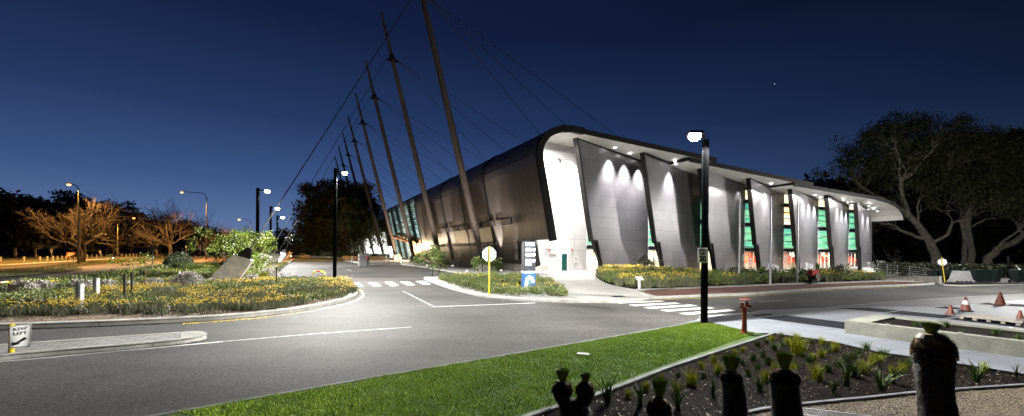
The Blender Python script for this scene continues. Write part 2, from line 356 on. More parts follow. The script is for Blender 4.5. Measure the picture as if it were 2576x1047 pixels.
def paving(name, c, bw, bh, mortar, rot=0.0, dark=.5, vary=.10, rough=.75, off=.5):
    m, n, l, b = newmat(name)
    t = n.new('ShaderNodeTexCoord'); mp = n.new('ShaderNodeMapping'); mp.inputs['Rotation'].default_value = (0, 0, rot); l.new(t.outputs['Object'], mp.inputs[0])
    br = n.new('ShaderNodeTexBrick'); br.offset = off; br.inputs['Scale'].default_value = 1; br.inputs['Brick Width'].default_value = bw; br.inputs['Row Height'].default_value = bh
    br.inputs['Mortar Size'].default_value = mortar; br.inputs['Mortar Smooth'].default_value = .3; br.inputs['Bias'].default_value = 0
    br.inputs['Color1'].default_value = (*[x*(1-vary) for x in c], 1); br.inputs['Color2'].default_value = (*[x*(1+vary) for x in c], 1); br.inputs['Mortar'].default_value = (*[x*dark for x in c], 1)
    l.new(mp.outputs[0], br.inputs['Vector'])
    nz = n.new('ShaderNodeTexNoise'); nz.inputs['Scale'].default_value = .6; nz.inputs['Detail'].default_value = 7; nz.inputs['Roughness'].default_value = .7; l.new(t.outputs['Object'], nz.inputs['Vector'])
    s = n.new('ShaderNodeMapRange'); s.inputs['From Min'].default_value = .3; s.inputs['From Max'].default_value = .7; s.inputs['To Min'].default_value = .78; s.inputs['To Max'].default_value = 1.12; l.new(nz.outputs[0], s.inputs[0])
    v = n.new('ShaderNodeVectorMath'); v.operation = 'SCALE'; l.new(br.outputs[0], v.inputs[0]); l.new(s.outputs[0], v.inputs['Scale']); l.new(v.outputs[0], b.inputs['Base Color'])
    bp = n.new('ShaderNodeBump'); bp.inputs['Strength'].default_value = .4; bp.inputs['Distance'].default_value = .006; bp.invert = True; l.new(br.outputs['Fac'], bp.inputs['Height']); l.new(bp.outputs[0], b.inputs['Normal'])
    b.inputs['Roughness'].default_value = rough; return m
M['soil'] = mat('dry_verge', (.045,.042,.022), .95, var=.35, scale=.8, bump=.5, bscale=9)
M['asphalt'] = asphalt('asphalt', (.064,.060,.056))
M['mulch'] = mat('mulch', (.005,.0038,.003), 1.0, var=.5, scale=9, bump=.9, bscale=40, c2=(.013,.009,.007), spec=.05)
M['mulchpale'] = mat('mulch_pale', (.16,.095,.055), .95, var=.4, scale=7, bump=.9, bscale=35, c2=(.26,.17,.11))
M['gravelbase'] = mat('gravel_base', (.07,.055,.04), .95, var=.4, scale=22, bump=.8, bscale=50)
M['lawn'] = mat('lawn_base', (.045,.085,.010), .95, var=.35, scale=2.2, bump=.7, bscale=30)
M['verge'] = mat('verge_grass', (.10,.095,.035), .95, var=.4, scale=1.5, bump=.8, bscale=12)
M['kerb'] = mat('kerb_concrete', (.36,.35,.32), .8, var=.22, scale=2.5, bump=.35, bscale=30, c2=(.46,.45,.41))
M['kerbdark'] = mat('garden_edging_concrete', (.13,.14,.15), .85, var=.25, scale=3, bump=.35, bscale=30, c2=(.19,.20,.21))
M['conc'] = mat('rough_concrete', (.36,.34,.30), .8, var=.3, scale=1.7, bump=.5, bscale=12, c2=(.50,.47,.42), detail=8)
M['pave'] = paving('pale_pavers', (.33,.32,.30), 1.8, .6, .012, ROTB)
M['pavefoot'] = paving('footpath_pavers', (.30,.29,.27), .6, .6, .012, ROTB)
M['plaza'] = paving('plaza_slabs', (.175,.19,.215), 1.5, 1.5, .012, -.30, dark=.35, vary=.05)
M['brickpave'] = paving('driveway_pavers', (.12,.12,.12), .24, .12, .010, -.2, dark=.45, vary=.2)
M['islandpave'] = paving('island_pavers', (.30,.29,.28), .40, .2, .014, -.35, dark=.25, vary=.12)
M['redpath'] = asphalt('red_path', (.105,.048,.036))
M['darkslab'] = mat('charcoal_paver', (.014,.016,.020), .95, var=.25, scale=6, bump=.3, spec=.05)
M['white'] = mat('road_white', (.78,.78,.76), .6, var=.12, scale=5, c2=(.82,.82,.80), bump=.2)
M['worn'] = mat('road_white_worn', (.30,.30,.29), .7, var=.45, scale=7, c2=(.62,.62,.60), bump=.2)
M['yellow'] = mat('road_yellow', (.62,.42,.03), .6, var=.2, scale=5, bump=.2)

far = 2600
sheet('ground', [(-far,-60),(far,-60),(far,far),(-far,far)], 0, M['soil'])
sheet('road', GP([(-1400,1250),(-1400,735),(-500,690),(0,671),(413,645.5),(735,641.5),(822,641.5),(880,655),(1009,663),(1376,684),(1900,684),(2190,692),(2576,700),(3700,716),(3700,1300)])+[(30,-6),(-30,-6)], .02, M['asphalt'])
# -- footpath and forecourt on the hall side
foot = GP([(813.4,648),(858,654.6),(923,668),(1009,666.6),(1065.6,674),(1188,693.8)])
sheet('footpath_paving', foot + [BW(-3,-6), BW(-1,1), BW(-1,150), BW(-12,150)], .12, M['pavefoot'])
sheet('forecourt_paving', [foot[-1]] + GP([(1072,700.6),(1067,703.5),(1072,707),(1094.5,715),(1142.8,732),(1220.6,751),(1290,758.4),(1430.8,763),(1508,763.5),(1575,763.5),(1657,752),(1604,737),(1700,730.5),(1886.8,722.6),(2076,715.7),(2231.5,709.4),(2236,703)]) + [BW(75,1), BW(-1,1), BW(-3,-6)], .12, M['pave'])
fk = GP([(813.4,648),(858,654.6),(923,668)]) ; kerb('footpath_kerb', fk, M['kerb'], .3, .13, side=1)
kerb('footpath_kerb', GP([(1009,666.6),(1065.6,674),(1188,693.8)]), M['kerb'], .2, .13, side=1)
kerb('loading_bay_kerb', GP([(923,668),(1009,666.6)]), M['kerb'], .15, .13, side=1)
sheet('loading_bay', GP([(905,663),(1002,660.8),(1009,665.6),(928,667)]), .135, M['asphalt'])
isl = catmull(GP([(1130,699),(1072,700.6),(1067,703.5),(1072,707),(1094.5,715),(1142.8,732),(1220.6,751),(1290,758.4),(1430.8,763),(1508,763.5),(1575,763.5),(1657,752)]), 6)
kerb('island_kerb', isl, M['kerb'], .28, .14, side=1)
# -- long flower bed by the terrace
bedR = catmull(GP([(1520,683),(1494,696),(1498,706),(1517.7,717.8),(1550,727),(1592,734.6)]), 5)
kerb('bed_kerb', bedR, M['kerb'], .2, .15, side=1)
kerb('bed_kerb', GP([(1588,735),(1700,730.5),(1886.8,722.6),(2076,715.7),(2231.5,709.4),(2324,713)]), M['kerb'], .25, .15, side=1)
soilR = bedR + GP([(1700,730.5),(1886.8,722.6),(2076,715.7),(2228,709.6),(2232,703.5),(2160,701),(2092,696),(1960,700),(1824,703),(1760,700),(1700,690),(1600,683)])
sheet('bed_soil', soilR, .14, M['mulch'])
sheet('red_path', GP([(1592,738.5),(1700,732),(1886.8,724),(2076,717),(2231.5,711),(2324,713),(2330,716.5),(2286,720.5),(2076,730.5),(1887,744),(1824,746.3),(1652,753.5),(1604,741)]), .10, M['redpath'])
kerb('road_kerb', catmull(GP([(1604,740),(1615,748),(1652,753.5),(1824,746.3),(1887,744),(2076,730.5),(2286,720.5),(2340,717.5),(2352,715),(2324,711)]), 4), M['kerb'], .3, .14, side=1)
strip('yellow_edge_line', GP([(1640,757),(1824,749.2),(1887,746.6),(2076,733),(2286,722.8)]), .10, .026, M['yellow'])
# -- left beds
kF = [(-700,858),(-300,842),(0,830.5),(160,825),(314.5,819),(458.5,812),(578.6,804.5),(682,794),(760,784.5),(827,770.6),(869,760),(894.5,749.7),(902,741),(901,732),(892,722),(865,707.5)]
kFw = catmull(GP(kF), 6)
kerb('main_road_kerb', kFw, M['kerb'], .42, .15, side=1)
backF = [(865,707.5),(785,708.5),(692,713),(508,724),(409,730),(322,735.6),(158.6,743),(0,752),(-700,790)]
sheet('flower_bed_soil', kFw + GP(backF), .13, M['mulchpale'])
kerb('garden_edging', GP([(868,709),(785,709.5),(692,713.5),(508,724.5),(409,730.5),(322,735.6),(158.6,743),(0,752)]), M['kerb'], .35, .20, side=1, seg=3)
bB = [(675.6,703),(700,684),(716,671),(730,661),(745,650),(742,646),(640,652),(516,652.5),(409,668),(307.5,692),(144,714),(29,726),(-200,741),(-700,765)]
sheet('rear_bed_soil', GP([(660,713)] + bB + [(-700,790),(0,752),(158.6,743),(322,735.6),(409,730),(508,724)]), .12, M['mulchpale'])
kerb('parking_kerb', GP([(700,709.5),(675.6,705),(700,684),(716,671),(730,661),(742,652)]), M['kerb'], .3, .15, side=1)
kerb('verge_kerb', GP([(516,652.5),(409,668),(307.5,692),(144,714),(29,726),(-200,741)]), M['kerb'], .15, .14, side=1)
# -- far grass beyond the parking
sheet('traffic_island_grass', catmull(GP([(735,652),(790,650.5),(850,651),(874,653.5),(862,656),(820,657.5),(742,656)]), 4, True), .10, M['verge'])
# -- median lawns on the lamp-lit road
med = catmull(GP([(-900,745),(0,700),(96,692.8),(185,683),(206,678.5),(190,673.5),(288,661.5),(413,652.5),(480,648),(413,647.4),(288,654.2),(182.6,664),(0,681),(-900,712)]), 3, True)
sheet('median_lawn', med, .10, M['verge'])
sheet('far_verge', GP([(-1400,728),(-500,684),(0,666.5),(200,654.5),(413,643.8),(560,640.5),(735,639.6)]) + [(-75,260),(-260,260)], .10, M['verge'])
kerb('far_kerb', GP([(-500,686),(0,668.5),(200,656.5),(413,645)]), M['kerb'], .3, .14, side=1)
# -- paved median with the keep-left sign
mn = catmull(GP([(-700,917),(-300,899),(0,879),(150,868),(314.5,856),(468,845.5),(500,843.5),(516,846.5),(522.5,852.6),(506.6,858.6),(458.6,867),(314.5,881.5),(150,895.5),(0,911),(-300,948),(-700,1000)]), 4)
kerb('median_kerb', mn, M['kerb'], .22, .13, side=-1)
sheet('median_island', mn, .118, M['islandpave'])
sheet('median_nose', catmull(GP([(458,848),(500,845.5),(514,848),(519,852.4),(504,857.5),(458,865.5)]), 4, True), .132, M['kerb'])
# -- front lawn, mulch, gravel
lawnk = GP([(-300,1178),(440,1049),(900,966),(1321,892.5),(1700,825),(1748,815),(1765,813)])
kerb('lawn_kerb', lawnk, M['kerbdark'], .12, .10, side=-1)
lawnP = lawnk + GP([(1830,829),(1905,847),(1930,852),(1667,938),(1485,1010),(1343,1052)]) + [G(1150,1125), G(700,1400), G(-600,1500)]
sheet('lawn', lawnP, .085, M['lawn'])
edg = GP([(1940,846),(1800,892),(1667,937),(1485.5,1008),(1343,1052),(1150,1125),(900,1260)])
kerb('mulch_edging', edg, M['kerbdark'], .13, .125, side=1, seg=1.5)
mul = GP([(1940,846),(2030,857),(2116,872),(2196,892),(2388,921),(2576,953),(2800,990),(2800,985),(2576,977),(2320,997),(2196,1010),(2010,1029),(1887,1046),(1750,1085),(1500,1180),(1200,1330),(900,1300),(1150,1125),(1343,1052),(1485.5,1008),(1667,937),(1800,892)])
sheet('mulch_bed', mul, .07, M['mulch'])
grk = catmull(GP([(1450,1200),(1750,1085),(1887,1046),(2010,1029),(2196,1010),(2320,997),(2576,979),(2900,960)]), 4)
kerb('gravel_edging', grk, M['kerbdark'], .13, .125, side=-1, seg=1.5)
grv = grk + GP([(2900,1500),(2000,1700),(1300,1400)])
sheet('gravel_bed', grv, .08, M['gravelbase'])
# -- plaza on the right
plz = GP([(1700,825),(1748,814),(1765,804),(1830,800.5),(1887,793),(1905,788.5),(1925,786),(1975,785),(2024,782),(2097,779.5),(2184,777.5),(2260,777),(2344,777.5),(2400,774.5),(2460,769.5),(2576,759),(3100,742),(3300,820),(3200,1000),(2900,975),(2576,954),(2388,922.5),(2196,893.5),(2116,873.5),(2030,858.5),(1940,847),(1905,847),(1830,829),(1765,813)])
sheet('plaza', plz, .10, M['plaza'])
kerb('plaza_kerb', GP([(1748,815),(1765,804.5),(1830,800.8),(1887,793.5),(1905,789),(1925,786.5),(1975,785.5),(2024,782.5),(2097,780),(2184,778),(2260,777.5),(2344,778),(2400,775),(2460,770),(2576,759.5)]), M['kerb'], .12, .105, side=-1, seg=3)
sheet('driveway_pavers', GP([(2030,780.5),(2130,770),(2211,763.5),(2320,756),(2413,749.5),(2576,741),(3000,726),(3100,741),(2576,758),(2460,768.5),(2400,773.5),(2344,776.5),(2260,776),(2184,776.5),(2097,778.5)]), .03, M['brickpave'])
strip('driveway_edge', GP([(2030,781),(2211,763.5),(2413,749.5),(2576,741)]), .08, .036, M['kerb'])
for q in ([(1910,807.5),(1976.5,800.6),(2124.5,818.6),(2124.5,837)], [(2097,781.5),(2184,780.2),(2263,787.6),(2224,793)], [(2226,794.8),(2269,788.6),(2410,803),(2369.6,808.8)], [(2379,809.6),(2422,804.4),(2576,820),(2760,836),(2760,856),(2576,834)], [(2346,779.3),(2382,776.9),(2434,783),(2394,784.5)], [(2456,770.7),(2484,767),(2576,772),(2700,780),(2700,790),(2576,778.4)]):
    sheet('dark_paver_band', GP(q), .105, M['darkslab'])
sheet('tactile_grate', GP([(1890,800.5),(1935,796.5),(1950,799),(1900,804)]), .106, M['darkslab'])
sheet('drain_grate', GP([(1532,751),(1560,750.2),(1576,753),(1546,754)]), .125, M['darkslab'])
# -- road markings
for q in ([(1070,985),(1205,980),(1275,1040),(1130,1047)],[(1350,975),(1480,970),(1575,1035),(1445,1042)],[(1625,965),(1755,960),(1865,1025),(1735,1032)],[(1885,957),(2015,950),(2140,1012),(2010,1020)],[(2145,948),(2270,942),(2405,1000),(2280,1007)]):
    sheet('crossing_stripe', [G((1150+x*.2388)*.6289, (900+y*.2388)*.6289) for x, y in q], .026, M['white'])
for q in ([(805,30),(850,38),(1265,18),(1215,10)],[(930,50),(985,62),(1405,38),(1350,28)],[(1065,72),(1130,86),(1555,58),(1490,47)],[(1215,97),(1285,111),(1715,80),(1650,69)],[(1380,126),(1460,141),(1900,103),(1830,91)],[(1560,155),(1640,168),(2100,128),(2010,117)]):
    sheet('crossing_stripe', [G((2100+x*.4441)*.6289, (1200+y*.4441)*.6289) for x, y in q], .026, M['white'])
strip('centre_line', GP([(-600,968),(0,913.5),(314.5,885),(560,862)]), .12, .026, M['white'])
strip('centre_line', GP([(560,862),(817.6,840),(1035,825)]), .10, .0262, M['worn'])
strip('give_way_line', GP([(1014,734),(1092,773.5)]), .10, .026, M['worn'])
strip('give_way_line', GP([(1092,773.5),(1250,767.5),(1346,763.5)]), .12, .0264, M['white'])
strip('yellow_edge_line', catmull(GP([(458,816.2),(578.6,808.3),(682,797.5),(760,788),(830,774.5),(880,763.5),(906,752.5),(914.5,743),(911,735),(903,728.5)]), 5), .10, .027, M['yellow'])
strip('lane_dash', GP([(1908,760.5),(1982,756.5)]), .10, .026, M['worn'])
for a, b in (((870,676.8),(884,681.5)), ((800,655),(812,657.5)), ((836,665.5),(843,668))): strip('lane_dash', GP([a, b]), .12, .026, M['worn'])
for a, b in (((0,672.5+18),(40,686.5)), ((140,700.5),(210,693.5)), ((225,683.5),(246,681.5)), ((268,676),(284,674.5))): strip('lane_dash', GP([a, b]), .12, .026, M['worn'])
for k in range(22):
    u = -3+2.6*k; strip('parking_bay_line', [BW(-27.2,u), BW(-22,u)], .10, .026, M['worn'])
    if k > 0: strip('parking_bay_line', [BW(-16,u), BW(-10.7,u)], .10, .026, M['worn'])
def roadtext(s, p0, p1, size, m, off=0):
    a, b = Vector((*G(*p0), 0)), Vector((*G(*p1), 0)); d = b-a
    o = text(s, size, m, 'road_lettering', None, ((a.x+b.x)/2, (a.y+b.y)/2, .03), (0,0,math.atan2(d.y, d.x)), extrude=.0005, bold=.012)
    w = o.dimensions.x or 1; bpy.context.view_layer.update(); w = o.dimensions.x; o.scale.x = d.length/w
    tag(o, None, None, None, 'structure')
roadtext('NO', (460,817.4), (502,814.4), .42, M['yellow'])
roadtext('STOPPING', (532,812.6), (672,801), .42, M['yellow'])
roadtext('NO', (893,727), (898,732), .35, M['yellow'])
# ------------------------------------------------------------------ the hall
hall = thing('sports_hall', 'long brown metal hall with leaning fins and a lit white end wall', 'building', (A[0], A[1], 0), ROTB)
corr, n_, l_, b_ = newmat('brown_corrugated_metal')
t_ = n_.new('ShaderNodeTexCoord'); s_ = n_.new('ShaderNodeSeparateXYZ'); l_.new(t_.outputs['Object'], s_.inputs[0])
mu = n_.new('ShaderNodeMath'); mu.operation = 'MULTIPLY'; mu.inputs[1].default_value = 2*math.pi/.22; l_.new(s_.outputs['Y'], mu.inputs[0])
si = n_.new('ShaderNodeMath'); si.operation = 'SINE'; l_.new(mu.outputs[0], si.inputs[0])
bp_ = n_.new('ShaderNodeBump'); bp_.inputs['Strength'].default_value = .5; bp_.inputs['Distance'].default_value = .02; l_.new(si.outputs[0], bp_.inputs['Height']); l_.new(bp_.outputs[0], b_.inputs['Normal'])
mp_ = n_.new('ShaderNodeMapping'); mp_.inputs['Scale'].default_value = (.5, 3.2, .25); l_.new(t_.outputs['Object'], mp_.inputs[0])
nz_ = n_.new('ShaderNodeTexNoise'); nz_.inputs['Scale'].default_value = 1; nz_.inputs['Detail'].default_value = 6; l_.new(mp_.outputs[0], nz_.inputs['Vector'])
r_ = n_.new('ShaderNodeValToRGB'); setramp(r_, [(.3, (.074,.064,.058)), (.7, (.125,.109,.098))]); l_.new(nz_.outputs[0], r_.inputs[0])
l_.new(r_.outputs[0], b_.inputs['Base Color']); b_.inputs['Metallic'].default_value = .4; b_.inputs['Roughness'].default_value = .40
M['corr'] = corr
M['darktrim'] = mat('dark_bronze_trim', (.009,.0078,.0075), .6, 0, var=.2, scale=2, spec=.2)
M['soffit'] = panelmat('white_soffit', (.84,.83,.80), .6, 0, 3.2, 40, joint=.02, jc=.6, stain=.06)
M['fin'] = panelmat('fin_panels', (.20,.19,.20), .36, .55, 2.35, 1.28, joint=.028, offx=.4, jc=.42, stain=.34)
M['wallp'] = panelmat('pale_wall_panels', (.62,.61,.62), .45, .1, 2.35, 1.28, joint=.03, offx=.9, jc=.5, stain=.08)
M['steel'] = mat('mast_steel', (.095,.080,.072), .5, .4, var=.15, scale=1.2, bump=.1)
M['frame'] = mat('white_frame', (.78,.78,.78), .4)
M['beam'] = mat('dark_beam', (.015,.017,.035), .4, .2)
M['black'] = mat('black_paint', (.012,.012,.013), .38, .2)
M['timber'] = mat('red_timber', (.46,.17,.06), .5, var=.3, scale=1.5, bump=.1)
M['blackvoid'] = mat('dark_interior', (.008,.008,.009), .9)
M['galv'] = mat('galvanised_steel', (.42,.42,.43), .38, .75, var=.15, scale=6)
M['red'] = mat('red_paint', (.30,.020,.018), .38, var=.2, scale=8, coat=.3)
M['glass'], n_, l_, b_ = newmat('clear_glass'); b_.inputs['Base Color'].default_value = (.8,.95,.92,1); b_.inputs['Roughness'].default_value = .03; b_.inputs['Transmission Weight'].default_value = 1; b_.inputs['IOR'].default_value = 1.1
def blind(name, ca, cb, cc, s):
    m, n, l, b = newmat(name); t = n.new('ShaderNodeTexCoord')
    mp = n.new('ShaderNodeMapping'); mp.inputs['Scale'].default_value = (.18, .18, 2.2); l.new(t.outputs['Object'], mp.inputs[0])
    z = n.new('ShaderNodeTexNoise'); z.inputs['Scale'].default_value = 1; z.inputs['Detail'].default_value = 2; z.inputs['Distortion'].default_value = .5; l.new(mp.outputs[0], z.inputs['Vector'])
    r = n.new('ShaderNodeValToRGB'); setramp(r, [(.38, ca), (.46, cb), (.54, cb), (.60, cc)]); l.new(z.outputs[0], r.inputs[0])
    l.new(r.outputs[0], b.inputs['Emission Color']); b.inputs['Emission Strength'].default_value = s; l.new(r.outputs[0], b.inputs['Base Color']); b.inputs['Roughness'].default_value = .3; return m
M['green'] = blind('lit_green_blind', (.04,.24,.17), (.17,.46,.24), (.07,.34,.25), .78)
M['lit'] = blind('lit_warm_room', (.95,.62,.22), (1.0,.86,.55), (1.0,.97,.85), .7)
M['teal'] = blind('lit_teal_glazing', (.04,.10,.10), (.16,.28,.27), (.5,.62,.58), .7)
M['litw'] = blind('lit_white_room', (.75,.85,.78), (1.0,1.0,.97), (1,1,1), 1.5)
M['disc'] = emat('downlight_glow', (1, .98, .95), 7)
def zs(t): return 15.0-.062*(t-1.8)          # soffit height along the end wall
prof = [(-1.72,0),(-2.45,3.6),(-4.05,11.4),(-4.15,12.2),(-4.05,13.0),(-3.75,13.7),(-3.2,14.4),(-2.5,14.9),(-1.5,15.3),(-.3,15.5),(1.5,15.5)]
def cutprof(z0):                              # profile from height z0 upwards
    out = []
    for (a, z), (a2, z2) in zip(prof, prof[1:]):
        if z < z0 <= z2: out.append((a+(a2-a)*(z0-z)/(z2-z), z0))
        if z2 > z0: out.append((a2, z2))
    if z0 <= 0: out = list(prof)
    return out
def shellpiece(mb, u0, u1, z0, z1=99, th=.3, off=0, step=2.5):
    p = [q for q in cutprof(z0) if q[1] <= z1]
    if z1 < 16:
        full = prof
        for (a, z), (a2, z2) in zip(full, full[1:]):
            if z <= z1 < z2: p.append((a+(a2-a)*(z1-z)/(z2-z), z1))
    nn = normals2(p)
    outer = [(a+off*nx, z+off*nz) for (a, z), (nx, nz) in zip(p, nn)]
    inner = [(a-th*nx, z-th*nz) for (a, z), (nx, nz) in zip(p, nn)]
    ring = outer+inner[::-1]
    mb.loft([[(a, u0, z) for a, z in ring], [(a, u1, z) for a, z in ring]], True, True)
# normals of the profile point to the left of its direction, i.e. outwards
for a, b, c in ((-4.55,2.9,3.6),(2.9,47.5,.85),(84.5,89,3.6),(89,150,8.1),(47.5,84.5,13.3)):
    sh = MB(); shellpiece(sh, a, b, c); sh.build('wall', M['corr'], hall)
# edge trim of the curved shell, at the front and at the entrance opening
for a, b, c, d, e in ((-5.0,-4.5,3.45,.06,.62),(47.42,47.75,3.6,.08,.5),(84.2,84.6,3.6,.08,.5)):
    tr = MB(); shellpiece(tr, a, b, c, off=d, th=e); tr.build('shell_trim', M['darktrim'], hall)
for u, w_ in ((9.4,.3),(28.6,.3),(19,.06),(38,.06)):
    sm = MB(); shellpiece(sm, u-w_, u+w_, .9, off=.10 if w_ > .1 else .03, th=.1); sm.build('wall_rib', M['darktrim'], hall)
pl = MB(); pl.box(-1.95, -.9, 2.5, 47, 0, .86); pl.build('plinth', M['conc'], hall)
# recessed foot of the wall below the raised front corner
lw = MB(); lw.hexa([(-1.4,0,.7),(-.9,0,.7),(-.9,3.1,.7),(-1.7,3.1,.7),(-2.05,0,3.7),(-1.3,0,3.7),(-1.3,3.1,3.7),(-2.3,3.1,3.7)]); lw.build('lower_wall', M['corr'], hall)
lt = MB(); lt.hexa([(-1.46,-.12,.7),(-.86,-.12,.7),(-.86,.02,.7),(-1.46,.02,.7),(-2.15,-.12,3.7),(-1.6,-.12,3.7),(-1.6,.02,3.7),(-2.15,.02,3.7)]); lt.build('lower_wall_trim', M['darktrim'], hall)
fb = MB(); fb.hexa([(-1.85,-.35,0),(.05,-.35,0),(.0,1.2,0),(-1.85,1.2,0),(-1.6,-.3,.55),(-.35,-.3,.95),(-.35,1.1,.95),(-1.6,1.1,.62)]); fb.build('footing', M['conc'], hall)
# window band and louvre vents on the long wall, each its own piece lying on the leaning sheet
def tz(z): return -1.72-(.73/3.6)*z if z <= 3.6 else -2.45-(z-3.6)*1.6/7.8
def wallbox(u0, u1, z0, z1, o0, o1):
    mb = MB(); mb.hexa([(tz(z0)-o1,u0,z0),(tz(z0)-o0,u0,z0),(tz(z0)-o0,u1,z0),(tz(z0)-o1,u1,z0),(tz(z1)-o1,u0,z1),(tz(z1)-o0,u0,z1),(tz(z1)-o0,u1,z1),(tz(z1)-o1,u1,z1)]); return mb
M['winband'] = mat('dim_window_glass', (.02,.02,.018), .12, emit=(.5,.42,.25), es=.035)
us = [8, 11.5, 15.2, 19, 23.2, 27.6, 29.6, 33.2, 37, 41.5]
for i in range(len(us)-1):
    if i == 5: continue
    w = wallbox(us[i]+.12, us[i+1]-.12, 3.12, 3.6, -.02, .05).build('window', M['darktrim'], hall)
    wallbox(us[i]+.3, us[i+1]-.3, 3.18, 3.54, .05, .058).build('window_pane', M['winband'], w)
for x0, x1 in ((1108,1225),(1000,1096),(908,994),(826,900),(757,822),(693,750),(657,689)):
    def uu(x):
        k = ((1400+x*.5254)*.6289-CX)/FPX; return (1.29-47*k)/(.443+.897*k)
    a, b = uu(x1), uu(x0)
    v = wallbox(a, b, 5.65, 6.35, .0, .10).build('vent', M['darktrim'], hall)
    sl = MB()
    for j in range(4):
        z = 5.74+j*.15; q = wallbox(a+.12, b-.12, z, z+.10, .09, .17); o = len(sl.v); sl.v += q.v; sl.f += [tuple(i+o for i in f) for f in q.f]; sl.m += q.m
    sl.build('vent_slats', M['steel'], v)
# ---- end wall: white panelled wall, then glazing
TK = [15.4, 25.1, 34.8, 44.5, 54.2, 64.0, 72.2]; EW = 72.2
ew = MB(); zt = lambda t: zs(t)+.1
wp = [(-1.0,.0),(5.5,.0),(5.5,zt(5.5)),(-.5,zt(0)),(-2.6,14.6),(-3.5,13.4),(-3.75,12),(-2.3,4.5)]
ew.loft([[(a, 0, z) for a, z in wp], [(a, .3, z) for a, z in wp]], True, True)
endw = ew.build('end_wall', M['wallp'], hall)
ds = MB(); ds.cbox((2.35,-.03,1.17), (1.05,.06,2.34)); dr = ds.build('door', M['frame'], hall)
MB().cbox((2.35,-.068,1.12), (.72,.012,2.0)).build('door_pane', mat('dark_teal_glass', (.01,.07,.06), .1), dr)
MB().cbox((1.9,-.10,1.05), (.03,.05,.25)).build('handle', M['galv'], dr)
sg = MB().cbox((.72,-.02,2.0), (.92,.03,.14)).build('room_sign', mat('dark_red_plate', (.10,.015,.015), .4), hall)
text('FIRE CONTROL ROOM', .095, M['frame'], 'lettering', sg, (.72,-.04,2.0), (math.pi/2,0,0))
for x, z, r, n in ((.35,2.62,.11,'alarm_bell'),(3.45,2.62,.13,'alarm_bell')):
    MB().lathe([(.0,0),(r,.0),(r,.05),(r*.7,.10),(.02,.12)], n=14).build(n, mat('bell_red', (.5,.03,.03), .3), hall, (x,-.01,z), (math.pi/2,0,0))
MB().lathe([(.0,0),(.05,.0),(.06,.10),(.02,.12)], n=10).build('strobe_light', M['red'], hall, (-.12,-.01,2.62), (math.pi/2,0,0))
MB().lathe([(.0,0),(.06,.0),(.06,.10),(.02,.14)], n=10).build('wall_camera', M['frame'], hall, (.1,-.01,2.92), (math.pi/2,0,0))
# security camera arm high up
MB().tube([(1.4,-.02,13.2),(1.4,-.5,13.0),(1.4,-.5,12.7)], .06, 6).build('wall_bracket', M['black'], hall)
signw = mat('sign_white', (.75,.75,.75), .5)
def nosmoke(x, y, z, w, h, parent, rz=0, rx=0):
    rot = (rx, 0, rz)
    pt = MB().cbox((0,0,0), (w,.02,h)).build('no_smoking_sign', signw, parent, (x,y,z), rot)
    rg = MB(); R_ = w*.30
    rg.loft([[(R_*c_*math.cos(a), -.016+yy, h*.12+R_*c_*math.sin(a)) for c_, yy in ((1,0),(.82,0))] for a in [i*math.pi/10 for i in range(21)] for yy in (0,)], closed=False)
    rg.tube([(-R_*.65,-.016,h*.12+R_*.65),(R_*.65,-.016,h*.12-R_*.65)], w*.03, 4)
    rg.cbox((0,-.016,h*.12), (R_*1.1,.006,w*.07))
    rg.build('prohibition_symbol', M['black'], pt)
    text('NO SMOKING', h*.11, M['black'], 'lettering', pt, (0,-.018,-h*.36), (math.pi/2,0,0), sx=.85)
nosmoke(4.0, -.03, 1.45, .60, .62*1.25, hall)
